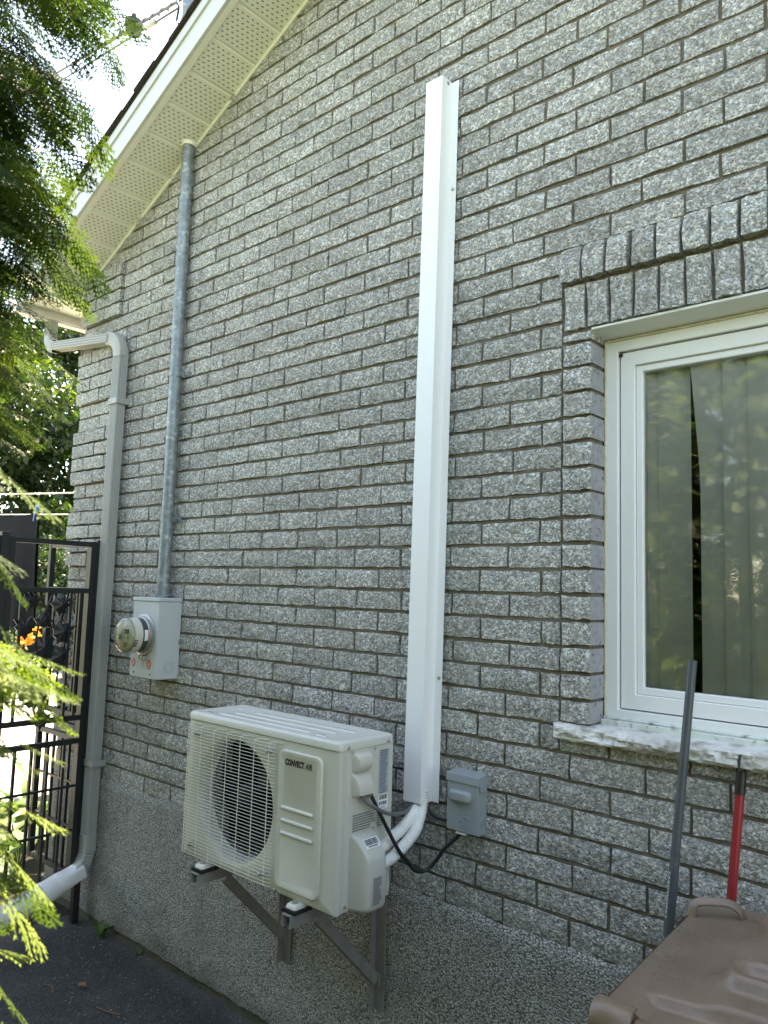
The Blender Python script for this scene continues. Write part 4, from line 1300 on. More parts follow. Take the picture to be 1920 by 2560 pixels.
# lid
m = MB()
LZ = 1.2145
for d, g, r_ in ():
    pass
rings = []
cx_, cy_ = (AX0 + AX1) / 2, (AYF + AYB) / 2
lw, ld = AX1 - AX0 + .008, AYB - AYF + .008
for z_, s_ in ((LZ, 0), (LZ + .018, 0), (LZ + .0245, -.003), (LZ + .0275, -.010), (LZ + .0275, -.026), (LZ + .0245, -.032)):
    rings.append([(cx_ + a, cy_ + b_, z_) for a, b_ in rrect(lw + 2 * s_, ld + 2 * s_, max(.012, .020 + s_ * .2), 5)])
m.loft(rings, True, True)
lid = m.build('lid', MAT['aclid'], ac, smooth=45)
for x0_, x1_, y_, w_ in ((-.30, .20, -.372, .020), (-.27, .265, -.318, .020), (-.21, .30, -.262, .020), (.235, .285, -.385, .018), (-.345, -.315, -.245, .018), (-.35, -.30, -.40, .016)):
    m = MB()
    rings = []
    for d, sx_ in ((0, 0), (.0035, -.003), (.0045, -.006)):
        rings.append([((x0_ + x1_) / 2 + a, y_ + b_, LZ + .0247 + d) for a, b_ in rrect(x1_ - x0_ + 2 * sx_, w_ + 2 * sx_, .007 + sx_ * .3, 4)])
    m.loft(rings, True, True)
    m.build('lid_rib', MAT['aclid'], lid, smooth=60)
m = MB()
for p_, ax_ in (((AX1 + .004, -.395, 1.222), (1, 0, 0)), ((AX1 + .004, -.205, 1.222), (1, 0, 0)), ((AX1 - .001, -.372, 1.203), (1, 0, 0)), ((AX1 - .001, -.268, 1.203), (1, 0, 0)), ((AX1 - .001, -.385, .742), (1, 0, 0)), ((-.385, AYF - .001, .731), (0, -1, 0)), ((.115, AYF - .001, .729), (0, -1, 0))):
    m.lathe(p_, ax_, [(0, .0065), (.002, .0065), (.0045, .003)], 10)
m.build('screw', MAT['steel'], ac, smooth=40)
# right side: wiring cover with two stepped hoods
def hood(y0, y1, z0, z1, depth, top, bot):
    """bulge on the right side, sloped at top and bottom"""
    m = MB()
    rings = []
    for d, k in ((0, 0), (depth * .55, .25), (depth * .9, .8), (depth, 1.0)):
        ya, yb = y0 + .006 * k, y1 - .006 * k
        za, zb = z0 + bot * k, z1 - top * k
        rings.append([(AX1 + .0005 + d, (ya + yb) / 2 + a, (za + zb) / 2 + b_) for a, b_ in rrect(yb - ya, zb - za, .010, 4)])
    m.loft(rings, True, True)
    return m
m = MB()
m.prism([(AX1, y, z) for y, z in ((-.378, 1.050), (-.250, 1.050), (-.250, 1.208), (-.378, 1.208))], (.0022, 0, 0))
wc = m.build('wiring_cover', MAT['ac'], ac, bevel=.0015)
hood(-.374, -.300, 1.138, 1.204, .030, .012, .024).build('wiring_hood', MAT['ac'], wc, smooth=50)
hood(-.376, -.298, 1.066, 1.142, .034, .032, .010).build('wiring_hood', MAT['ac'], wc, smooth=50)
# valve cover
m = MB()
rings = []
for d, y0, y1, z0, z1 in ((0, -.373, -.266, .724, .956), (.012, -.371, -.268, .725, .954), (.030, -.369, -.271, .727, .945), (.055, -.366, -.275, .730, .918), (.070, -.363, -.279, .735, .900), (.077, -.357, -.285, .742, .885)):
    rings.append([(AX1 + .0005 + d, (y0 + y1) / 2 + a, (z0 + z1) / 2 + b_) for a, b_ in rrect(y1 - y0, z1 - z0, .014, 5)])
m.loft(rings, True, True)
vc = m.build('valve_cover', MAT['ac'], ac, smooth=55)
# raised flat beads on the right side
m = MB()
for y_ in (-.408, -.400): m.box(AX1 - .0005, AX1 + .0016, y_ - .0012, y_ + .0012, .735, 1.195)
m.build('side_bead', MAT['ac'], ac, bevel=.0008)
# stickers and print
def side_sticker(name, y0, y1, z0, z1, mat, lines, pmat, x_=AX1 + .0014, parent=ac, fill=.85, seed=1):
    m = MB(); m.prism([(x_, y0, z0), (x_, y1, z0), (x_, y1, z1), (x_, y0, z1)], (.0004, 0, 0))
    st = m.build(name, mat, parent)
    r_ = random.Random(seed)
    m = MB()
    for i in range(lines):
        zz = z1 - (z1 - z0) * (i + .6) / (lines + .3)
        y = y0 + (y1 - y0) * .08
        lim = y0 + (y1 - y0) * r_.uniform(.7, .94)
        while y < lim:
            w_ = r_.uniform(.004, .012)
            m.box(x_ + .0005, x_ + .0008, y, min(y + w_, lim), zz - (z1 - z0) / lines * .22, zz + (z1 - z0) / lines * .22)
            y += w_ + .002
    m.build('lettering', pmat, st)
    return st
side_sticker('rating_label', -.243, -.198, 1.055, 1.196, MAT['bluelabel'], 26, MAT['print'], seed=2)
bl = side_sticker('barcode_label', -.244, -.198, 1.006, 1.052, MAT['paper'], 0, MAT['print'])
r_ = random.Random(5)
for zz0, zz1 in ((1.036, 1.050), (1.018, 1.030)):
    m = MB(); y = -.240
    while y < -.203:
        w_ = r_.uniform(.0006, .0022); m.box(AX1 + .0019, AX1 + .0022, y, y + w_, zz0, zz1); y += w_ + r_.uniform(.0008, .0018)
    m.build('barcode', MAT['print'], bl)
v_, f_ = text_mesh('02666', .022, .006, (AX1 + .0018, -.233, 1.0085), (0, 1, 0), (0, 0, 1), .0003)
m = MB(); m.mesh(v_, f_); m.build('lettering', MAT['print'], bl)
for (y0, y1, zt, n_) in ((-.362, -.256, 1.010, 8), (-.248, -.215, .998, 6)):
    m = MB(); r_ = random.Random(int(zt * 1e4))
    for i in range(n_):
        y = y0; lim = y1 - r_.uniform(0, .03) * (1 if y1 - y0 > .05 else .3)
        while y < lim:
            w_ = r_.uniform(.005, .014); m.box(AX1 + .0016, AX1 + .0019, y, min(lim, y + w_), zt - i * .0078 - .004, zt - i * .0078); y += w_ + .0022
    m.build('printed_warning', MAT['greyprint'], ac)
# valve cover sticker with barcode on the sloped top, print on the face
def vpt(u, v):  # on the sloped shoulder of the valve cover
    return Vector((AX1 + .034, -.344, .9405)) + Vector((0, 1, 0)) * u + Vector((.025, 0, -.027)).normalized() * (v + .012) + Vector((.027, 0, .025)).normalized() * .0012
m = MB()
m.prism([vpt(-.010, -.012), vpt(.058, -.012), vpt(.058, .020), vpt(-.010, .020)], Vector((.0004, 0, .0004)))
bl2 = m.build('barcode_label', MAT['paper'], vc)
m = MB(); r_ = random.Random(9); u = -.004
while u < .052:
    w_ = r_.uniform(.0008, .0024)
    m.prism([vpt(u, -.009), vpt(u + w_, -.009), vpt(u + w_, .010), vpt(u, .010)], Vector((.0008, 0, .0008))); u += w_ + r_.uniform(.001, .002)
u = .004
while u < .045: m.prism([vpt(u, .013), vpt(u + .005, .013), vpt(u + .005, .017), vpt(u, .017)], Vector((.0008, 0, .0008))); u += .007
m.build('barcode', MAT['print'], bl2)
m = MB(); r_ = random.Random(4)
for i in range(17):
    zz = .832 - i * .0048
    m.box(AX1 + .0776, AX1 + .0783, -.342, -.302 - r_.uniform(0, .012), zz - .0013, zz + .0013)
m.build('printed_notice', MAT['greyprint'], vc)

# ------------------------------------------------------------------ wall brackets
for i, (bx, lab) in enumerate(((-.262, 'grey metal wall bracket under the fan grille end of the condenser'), (.228, 'grey metal wall bracket under the access panel end of the condenser'))):
    br = empty('wall_bracket', (bx, -.02, .25), lab, 'bracket', 'condenser brackets')
    m = MB()
    m.box(bx - .024, bx - .020, -.052, -.022, .250, .702); m.box(bx - .0195, bx + .024, -.0265, -.022, .250, .702)
    m.build('upright', MAT['bracket'], br, bevel=.001)
    m = MB()
    m.box(bx - .020, bx - .0175, -.480, -.055, .660, .698); m.box(bx + .0175, bx + .020, -.480, -.055, .660, .698); m.box(bx - .017, bx + .017, -.480, -.055, .6955, .698)
    m.box(bx - .017, bx - .010, -.480, -.055, .660, .6625); m.box(bx + .010, bx + .017, -.480, -.055, .660, .6625)
    m.build('rail', MAT['bracket'], br, bevel=.0008)
    m = MB()
    A_, B_ = Vector((bx, -.052, .365)), Vector((bx, -.345, .655))
    m.tube([A_, B_], 1, prof=[(-.017, -.014), (.017, -.014), (.017, -.011), (-.014, -.011), (-.014, .014), (-.017, .014)], up=(0, 1, 0))
    m.build('brace', MAT['bracket'], br, bevel=.0006)
    m = MB()
    for k in range(9): m.tube([(bx + .013 , -.049 - .001 * (k % 2), .348 + k * .0045), (bx + .022, -.049, .348 + k * .0045)], .0028, 6)
    m.build('weld', MAT['bracket'], br, smooth=60)
    for y0, y1 in ((-.470, -.395), (-.230, -.150)):
        m = MB()
        m.box(bx - .030, bx + .030, y0, y1, .6985, .711)
        for k in range(8): m.box(bx - .029 + k * .0075, bx - .026 + k * .0075, y0 - .003, y0 + .0005, .700, .7105)
        m.build('rubber_pad', MAT['rubber'], br, bevel=.002)
        m = MB()
        m.box(bx - .040, bx - .031, y0 + .008, y0 + .03, .699, .708)
        m.build('rubber_tab', MAT['rubber'], br, bevel=.002)
    # foot of the condenser on this rail
    m = MB()
    rings = []
    for z_, s_ in ((.7115, 0), (.720, -.002), (.724, -.007)):
        rings.append([(bx + a, -.432 + b_, z_) for a, b_ in rrect(.048 + 2 * s_, .066 + 2 * s_, .010, 4)])
    m.loft(rings, True, True)
    ft = m.build('foot', MAT['ac'], ac, smooth=50)
    m = MB(); m.lathe((bx, -.445, .724), (0, 0, 1), [(0, .010), (.0015, .010), (.002, .006), (.010, .005), (.011, .003)], 12)
    m.build('foot_bolt', MAT['steel'], ft, smooth=40)

# ------------------------------------------------------------------ wrapped pipes and cables
for P, lab in (([(.405, -.040, 1.04), (.407, -.045, .998), (.409, -.070, .974), (.408, -.105, .949), (.404, -.140, .925), (.400, -.175, .909), (.397, -.205, .892), (.393, -.235, .880)], 'white wrapped refrigerant pipe, upper of the pair under the line cover'),
               ([(.419, -.046, 1.04), (.422, -.050, .996), (.428, -.070, .958), (.435, -.100, .923), (.430, -.130, .895), (.424, -.170, .869), (.413, -.205, .847), (.395, -.235, .832)], 'white wrapped refrigerant pipe, lower of the pair under the line cover')):
    Q = smooth_path(P, 16)
    rr = [.0190 + .0013 * math.sin(i * 1.9) for i in range(len(Q))]
    m = MB(); m.tube(Q, rr, 14)
    tag(m.build('insulated_pipe', MAT['foamtape'], None, smooth=80), lab, 'pipe', 'refrigerant pipes')
def cable(name, pts, r_, mat, lab):
    m = MB(); m.tube(smooth_path(pts, 7), r_, 8)
    tag(m.build(name, mat, None, smooth=80), lab, 'cable')
cable('cable', [(.410, -.343, 1.084), (.420, -.339, 1.059), (.432, -.318, 1.040), (.436, -.250, 1.005), (.418, -.170, .985), (.402, -.120, .978), (.397, -.090, .981), (.395, -.065, .993), (.392, -.050, 1.010), (.392, -.045, 1.04)], .0062, MAT['cablegrey'], 'grey cable looping from the condenser up into the line cover')
cable('cable', [(.410, -.312, 1.084), (.420, -.306, 1.061), (.425, -.272, 1.005), (.430, -.237, .950), (.440, -.212, .904), (.445, -.182, .863), (.450, -.151, .833), (.455, -.134, .811), (.460, -.117, .800), (.468, -.093, .797), (.480, -.075, .808), (.498, -.062, .834), (.520, -.055, .869), (.548, -.048, .899), (.570, -.045, .923), (.576, -.042, .946)], .0066, MAT['cable'], 'black cable sagging from the condenser to the bottom of the switch box')
cable('cable', [(.420, -.034, 1.03), (.424, -.034, .998), (.440, -.032, .972), (.470, -.028, .955), (.505, -.026, .955), (.545, -.026, .962)], .0055, MAT['cable'], 'short black cable from the line cover into the side of the switch box')
m = MB()
for y_, z_ in ((-.343, 1.080), (-.312, 1.080)): m.lathe((.413, y_, z_ - .016), (0, 0, 1), [(0, .008), (.002, .0105), (.022, .0105)], 12)
m.build('cable_gland', MAT['cablegrey'], ac, smooth=40)

# ------------------------------------------------------------------ poles
gp_ = empty('grey_pole', (1.40, -.27, -.05), 'dark grey metal tool pole leaning against the window sill', 'pole')
A_, B_ = Vector((1.341, -.058, 1.556)), Vector((1.245, -.235, -.05))
m = MB(); m.tube([B_, B_ + (A_ - B_) * .69], .0128, 16)
m.build('shaft', MAT['pole'], gp_, smooth=50)
m = MB(); m.tube([B_ + (A_ - B_) * .6905, A_ - (A_ - B_).normalized() * .008], .0118, 16)
m.build('shaft', MAT['pole'], gp_, smooth=50)
m = MB(); m.tube([A_ - (A_ - B_).normalized() * .0078, A_ - (A_ - B_).normalized() * .002, A_], [.0122, .0122, .008], 16)
m.build('end_cap', MAT['pole'], gp_, smooth=50)
dv = (A_ - B_).normalized()
def on_pole(t, ang, r_):
    side = dv.cross(Vector((0, 1, 0))).normalized(); fr = side.cross(dv)
    return B_ + (A_ - B_) * t + (side * math.cos(ang) + fr * math.sin(ang)) * r_
fwd = (CAM - (B_ + (A_ - B_) * .62)); fwd -= dv * fwd.dot(dv); fwd.normalize()
lft = dv.cross(fwd).normalized()
lft = lft if lft.dot(cr) < 0 else -lft
def on_pole2(t, deg, r_): return B_ + (A_ - B_) * t + (fwd * math.cos(rad(deg)) + lft * math.sin(rad(deg))) * r_
m = MB()
exx = -dv
o0 = on_pole2(.665, 62, .0131)
eyy = (fwd * math.cos(rad(62 + 90)) + lft * math.sin(rad(62 + 90))) * -1
v_, f_ = text_mesh('YARDWORKS', .118, .009, o0, exx, eyy, .0004)
m.mesh(v_, f_)
v_, f_ = text_mesh('Jumbo', .034, .009, on_pole2(.565, 62, .0131), exx, eyy, .0004, .2)
m.mesh(v_, f_)
m.build('lettering', MAT['paper'], gp_)
rp = empty('red_pole', (1.40, -.2, -.05), 'red broom pole with a black hanging grip leaning against the brick wall', 'pole')
A_, B_ = Vector((1.457, -.030, 1.322)), Vector((1.377, -.20, -.05))
dv = (A_ - B_).normalized()
m = MB(); m.tube([B_, A_ - dv * .098], .0118, 16)
m.build('shaft', MAT['redtube'], rp, smooth=50)
m = MB()
G0 = A_ - dv * .100
sd = (cr - dv * cr.dot(dv)).normalized()
m.tube([G0, G0 + dv * .050, G0 + dv * .0505, G0 + dv * .058], [.0132, .0130, .0120, .0122], 16)
fw2 = sd.cross(dv)
loop = [G0 + dv * .056 + sd * .009, G0 + dv * .074 + sd * .0095, G0 + dv * .094 + sd * .0095, G0 + dv * .100 + sd * .006, G0 + dv * .100 - sd * .006, G0 + dv * .094 - sd * .0095, G0 + dv * .074 - sd * .0095, G0 + dv * .056 - sd * .009]
m.tube(loop, 1, prof=rrect(.014, .0055, .0022, 2), up=tuple(fw2))
m.build('grip', MAT['blackplastic'], rp, smooth=50)

# ------------------------------------------------------------------ brown wheelie bin
bn = empty('waste_bin', (1.75, -.65, -.05), 'brown plastic wheelie bin with a moulded lid in front of the brick wall', 'bin')
BA = rad(3.4)
BO = Vector((1.402, -.215, 0))
def bl_(u, v, z):
    """bin frame: u across (to the right), v from the wall side towards the camera"""
    c_, s_ = math.cos(BA), math.sin(BA)
    return Vector((BO.x + u * c_ - (-v) * s_, BO.y + u * s_ + (-v) * c_, z - .030 if z > .2 else z))
BW, BL = .575, .635
m = MB()
rings = []
for z_, iw in ((-.045, .075), (-.03, .070), (.5, .038), (.94, .014), (.96, .004), (1.0, .004)):
    rings.append([bl_(BW / 2 + a, BL / 2 - .02 + b_, z_) for a, b_ in rrect(BW - 2 * iw, BL - .08 - 2 * iw, .05, 5)])
m.loft(rings, True, True)
m.build('body', MAT['bin'], bn, smooth=50)
# lid: pressed sheet as a height field
def lid_h(u, v):
    z = 1.030
    z += .016 * (1 - ((u - BW / 2) / (BW / 2)) ** 2)
    ed = min(u, BW - u, v)
    if u < .09 and v < .11: ed = min(ed, .10 - math.hypot(.09 - u, (.11 - v) * .82))
    if ed < 0: return z - .05
    if ed < .02: z -= .022 * (1 - ed / .02) ** 2
    def blob(cu_, cv_, hu, hv, r_, s_):
        du, dv_ = max(abs(u - cu_) - hu + r_, 0), max(abs(v - cv_) - hv + r_, 0)
        d = math.hypot(du, dv_) - r_
        t = max(0, min(1, -d / s_))
        return t * t * (3 - 2 * t)
    z += .012 * blob(.34, .34, .215, .225, .10, .05)
    z += .026 * blob(.330, .420, .170, .064, .05, .026)
    z -= .022 * blob(.330, .420, .140, .034, .028, .014)
    z += .022 * blob(.245, .105, .085, .078, .075, .010)
    # dished hollow beside the handle
    z -= .016 * math.exp(-(((u - .10) / .06) ** 2 + ((v - .15) / .05) ** 2))
    # step towards the hinge
    t = max(0, min(1, (v - .53) / .02)); z -= .020 * t * t * (3 - 2 * t) * (1 if .085 < u < BW - .085 else max(0, 1 - abs(u - (.085 if u < .2 else BW - .085)) / .03))
    return z
nu, nv = 76, 88
vv = [bl_(BW * i / nu, BL * .955 * j / nv, lid_h(BW * i / nu, BL * .955 * j / nv)) for j in range(nv + 1) for i in range(nu + 1)]
fs = [(j * (nu + 1) + i, j * (nu + 1) + i + 1, (j + 1) * (nu + 1) + i + 1, (j + 1) * (nu + 1) + i) for j in range(nv) for i in range(nu)]
per = [i for i in range(nu)] + [nu + j * (nu + 1) for j in range(nv)] + [nv * (nu + 1) + i for i in range(nu, 0, -1)] + [j * (nu + 1) for j in range(nv, 0, -1)]
b0 = len(vv)
for k in per:
    p = vv[k]; vv.append(Vector((p[0], p[1], .985)))
for a in range(len(per)): fs.append((per[a], b0 + a, b0 + (a + 1) % len(per), per[(a + 1) % len(per)]))
m = MB(); m.mesh(vv, fs)
ld_ = m.build('lid', MAT['bin'], bn, smooth=65)
m = MB()                                    # arched lifting handle at the wall side
P = [bl_(.020, .118, 1.018), bl_(.023, .112, 1.048), bl_(.032, .106, 1.060), bl_(.060, .098, 1.066), bl_(.092, .088, 1.068), bl_(.112, .082, 1.060), bl_(.122, .080, 1.044), bl_(.126, .082, 1.024)]
m.tube(smooth_path(P, 5), 1, prof=rrect(.006, .020, .0028, 3), up=(0, 0, 1))
m.build('lid_handle', MAT['bin'], ld_, smooth=60)
m = MB(); m.tube([bl_(.07, -.006, 1.010), bl_(.24, -.006, 1.014)], 1, prof=rrect(.016, .028, .006, 3), up=(0, 0, 1))
m.tube([bl_(.27, -.006, 1.014), bl_(.52, -.006, 1.010)], 1, prof=rrect(.016, .028, .006, 3), up=(0, 0, 1))
m.build('lid_lip', MAT['bin'], ld_, smooth=60)
for u0, u1 in ((-.004, .068), (BW - .068, BW + .004)):
    m = MB()                                # hinge knuckles and grip bar on the camera side
    m.tube([bl_(u0, BL - .030, 1.002), bl_(u0 + .004, BL - .030, 1.002), bl_(u1 - .004, BL - .030, 1.002), bl_(u1, BL - .030, 1.002)], [.030, .033, .033, .030], 20)
    m.build('hinge', MAT['bin'], bn, smooth=50)
m = MB(); m.tube([bl_(.071, BL - .024, .999), bl_(.075, BL - .024, .999), bl_(BW - .075, BL - .024, .999), bl_(BW - .071, BL - .024, .999)], [.020, .023, .023, .020], 18)
m.build('grip_bar', MAT['bin'], bn, smooth=50)
for u_ in (.03, BW - .03):
    m = MB(); c0 = bl_(u_, BL - .06, .055)
    m.lathe(c0 - Vector((.022, 0, 0)), (1, 0, 0), [(0, .06), (.006, .1), (.038, .1), (.044, .06)], 28)
    m.build('wheel', MAT['rubber'], bn, smooth=40)

# ------------------------------------------------------------------ wrought iron gate
GXP, GYP = -1.848, -.078                    # hinge post beside the wall
LEAFW = .435
RZ = [1.915, 1.665, 1.000, .880, .650, .425, .195]
def leaf_pts(s_):
    """outline of a cast vine leaf, unit height"""
    return [(0, 0), (.18, .10), (.42, .05), (.36, .26), (.52, .46), (.30, .52), (.24, .76), (.10, .72), (0, 1.0), (-.12, .74), (-.26, .78), (-.30, .50), (-.52, .42), (-.36, .24), (-.40, .04), (-.16, .10)]
def gate_leaf(P0, ex, label, seed):
    """a leaf of width LEAFW starting at P0 and running along ex"""
    g = empty('metal_gate', (P0[0], P0[1], .19), label, 'gate', 'wrought iron gate leaves')
    ex = Vector(ex).normalized(); P0 = Vector((P0[0], P0[1], 0)); ny = ex.cross(Vector((0, 0, 1)))
    def at(u, z, d=0): return P0 + ex * u + Vector((0, 0, z)) + ny * d
    def bar(mb, u0, z0, u1, z1, w):
        a, b_ = at(u0, z0), at(u1, z1)
        mb.tube([a, b_], 1, prof=[(-w / 2, -w / 2), (w / 2, -w / 2), (w / 2, w / 2), (-w / 2, w / 2)], up=tuple(ny), cap=True)
    for u in (0, LEAFW):
        m = MB(); bar(m, u, .18, u, 1.93, .030); m.build('stile', MAT['iron'], g, bevel=.001)
    for i, z in enumerate(RZ):
        w_ = .026 if i in (0, 1, 2, 3, 6) else .012
        m = MB(); bar(m, .0155, z, LEAFW - .0155, z, w_); m.build('rail', MAT['iron'], g, bevel=.0008)
    for u in (.085, .170, .255, .340):
        m = MB()
        zs = [RZ[3] - .0135, RZ[4] + .0065, RZ[4] - .0065, RZ[5] + .0065, RZ[5] - .0065, RZ[6] + .0135]
        for a, b_ in ((0, 1), (2, 3), (4, 5)): bar(m, u, zs[b_], u, zs[a], .014)
        m.build('bar', MAT['iron'], g, bevel=.0006)
    for u in (.050, .105, .365):
        m = MB(); bar(m, u, RZ[2] + .0135, u, RZ[1] - .0135, .014); m.build('bar', MAT['iron'], g, bevel=.0006)
    # cast vine: winding stems with leaves
    r_ = random.Random(seed)
    m = MB()
    for ph in (0, math.pi):
        P = [at(.235 + .040 * math.sin(ph + (z - 1.0) * 11), z, .004 * math.cos(ph + (z - 1) * 11)) for z in [1.012 + .64 * k / 26 for k in range(27)]]
        m.tube(P, .006, 6)
    m.build('vine_stem', MAT['iron'], g, smooth=60)
    spots = [(.200, 1.045, 200, .10), (.285, 1.070, 20, .10), (.240, 1.17, 170, .12), (.300, 1.20, -20, .12), (.235, 1.300, 0, .17), (.190, 1.30, 70, .13), (.290, 1.31, -70, .13), (.185, 1.43, 60, .13), (.295, 1.45, -50, .12), (.24, 1.47, 10, .10), (.19, 1.56, 40, .11), (.29, 1.58, -40, .10)]
    for u, z, deg, sz in spots:
        m = MB()
        a = rad(deg + r_.uniform(-12, 12))
        pts = []
        for x_, y_ in leaf_pts(0):
            x2, y2 = x_ * math.cos(a) - y_ * math.sin(a), x_ * math.sin(a) + y_ * math.cos(a)
            pts.append(at(u + x2 * sz, z + y2 * sz, .004 + .012 * abs(x_)))
        c_ = at(u + (-math.sin(a)) * sz * .45, z + math.cos(a) * sz * .45, -.008)
        n_ = len(pts)
        m.mesh(pts + [c_] + [p + ny * .006 for p in pts] + [c_ + ny * .006],
               [(i, (i + 1) % n_, n_) for i in range(n_)] + [(n_ + 1 + (i + 1) % n_, n_ + 1 + i, 2 * n_ + 1) for i in range(n_)] + [(i, n_ + 1 + i, n_ + 1 + (i + 1) % n_, (i + 1) % n_) for i in range(n_)])
        m.build('vine_leaf', MAT['iron'], g)
    return g
gate_leaf((GXP + .004, GYP - .030), (.02, -1, 0), 'black wrought iron gate leaf closed across the passage', 3)
gate_leaf((GXP - .030, GYP - .022), (-1, -.02, 0), 'black wrought iron gate leaf swung back along the brick wall', 8)
gate_leaf((GXP + .015, GYP - .030 - LEAFW - .075), (.02, -1, 0), 'black wrought iron gate leaf beyond the middle post', 5)
m = MB(); m.box(GXP - .018, GXP + .018, GYP - .012, GYP + .022, -.08, 1.94)
tag(m.build('gate_post', MAT['iron'], None, bevel=.002), 'slim black gate post standing beside the downspout', 'post', 'gate posts')
yy = GYP - .030 - LEAFW - .038
m = MB(); m.box(GXP - .008, GXP + .036, yy - .020, yy + .020, -.08, 1.95)
tag(m.build('gate_post', MAT['iron'], None, bevel=.002), 'wider black gate post in the middle of the passage', 'post', 'gate posts')

# ------------------------------------------------------------------ deck, clothesline, shirt
dk = empty('deck', (-4.2, 1.0, 0), 'sunlit pale wooden deck beyond the iron gate', 'deck')
DZ = .22
rd = random.Random(11)
pl_me = None
n_pl = 66
for i in range(n_pl):
    x1_ = -3.36 - i * .145
    m = MB()
    y0_, y1_ = -1.2, 5.2
    if pl_me is None:
        m.box(-.1415, 0, y0_, y1_, -.026, 0)
        o = m.build('plank', MAT['wood'], dk, bevel=.003)
        pl_me = o.data
    else:
        o = link('plank', pl_me, dk)
    o.location = (x1_, 0, DZ + rd.uniform(-.002, .002))
m = MB(); m.box(-3.355, -3.335, -1.2, 5.2, -.03, DZ - .004)
m.build('skirt_board', MAT['downpipe'], dk, bevel=.003)
def line(a, b_, r_, lab, s_=.02):
    m = MB(); m.tube(sag(a, b_, s_), r_, 6)
    tag(m.build('clothesline', MAT['rope'], None, smooth=60), lab, 'rope', 'clothesline ropes')
line((-2.36, .10, 2.255), (-7.5, -.85, 2.46), .0045, 'white clothesline rope with nothing on it, upper of the two')
line((-2.36, .10, 2.122), (-7.5, -.85, 2.30), .0045, 'white clothesline rope carrying the black shirt, lower of the two')
m = MB(); m.lathe((-2.345, .135, 2.19), (0, 1, 0), [(0, .02), (.002, .075), (.008, .068), (.014, .075), (.016, .02)], 26)
tag(m.build('clothesline_pulley', MAT['pvc'], None, smooth=40), 'white clothesline pulley wheel at the house corner', 'pulley')
# black shirt hanging upside down from the lower rope
LA, LBv = Vector((-2.36, .10, 2.122)), Vector((-7.5, -.85, 2.30))
ed = (LBv - LA).normalized()
S0 = LA + ed * .45
m = MB()
rows = []
nn = 16
perp = Vector((ed.y, -ed.x, 0)).normalized()
for sgn in (1, -1):
    rows = []
    for j in range(15):
        t = j / 14
        row = []
        for i in range(nn + 1):
            u = i / nn
            wv = .012 * math.sin(u * 9 + 2 * t) + .018 * math.sin(u * 17 + 1) * t
            p = S0 + ed * (u * .62 + .02 * t * math.sin(5 * u)) + Vector((0, 0, .010 - t * .74 - .035 * math.sin(math.pi * u) * (1 - t) ** 3 * 1.0)) + perp * (sgn * (.004 + .016 * math.sin(math.pi * t) * (.4 + .6 * math.sin(math.pi * u))) + wv * t)
            row.append(p)
        rows.append(row)
    m.loft(rows, False, False)
shirt = m.build('shirt', MAT['shirt'], None, smooth=180)
tag(shirt, 'black cotton shirt hanging from the lower clothesline rope behind the gate', 'shirt')
m = MB()
pc_ = S0 + ed * .035 + Vector((0, 0, -.005))
lean = Matrix.Translation(pc_) @ Matrix.Rotation(rad(14), 4, 'Y')
m.box(-.006, .006, -.010, -.001, -.045, .060, M=lean); m.box(-.006, .006, .001, .010, -.045, .060, M=lean)
m.box(-.007, .007, -.0012, .0012, .0, .012, M=lean)
tag(m.build('clothes_peg', MAT['peg'], None, bevel=.002), 'blue plastic clothes peg holding the black shirt on the rope', 'clothes peg')

# ------------------------------------------------------------------ foliage helpers
rng = np.random.default_rng(5)
def rot_basis(n, dirs, upjit=.35):
    """orthonormal frames whose first axis follows dirs"""
    a = dirs / np.linalg.norm(dirs, axis=1, keepdims=True)
    up = np.tile(np.array([[0, 0, 1.0]]), (n, 1)) + rng.normal(0, upjit, (n, 3))
    b = np.cross(up, a); b /= np.linalg.norm(b, axis=1, keepdims=True) + 1e-9
    c = np.cross(a, b)
    return a, b, c
def scatter(tv, tf, pos, dirs, scale, upjit=.35):
    n = len(pos)
    a, b, c = rot_basis(n, dirs, upjit)
    s = scale[:, None, None]
    V = pos[:, None, :] + s * (tv[None, :, 0:1] * a[:, None, :] + tv[None, :, 1:2] * b[:, None, :] + tv[None, :, 2:3] * c[:, None, :])
    F = tf[None] + (np.arange(n) * len(tv))[:, None, None]
    return V.reshape(-1, 3), F.reshape(-1, tf.shape[1])
def leaf_template():
    v = np.array([[0, 0, 0], [.45, .33, .08], [1, 0, -.05], [.45, -.33, .08]], float)
    return v, np.array([[0, 1, 2], [0, 2, 3]])
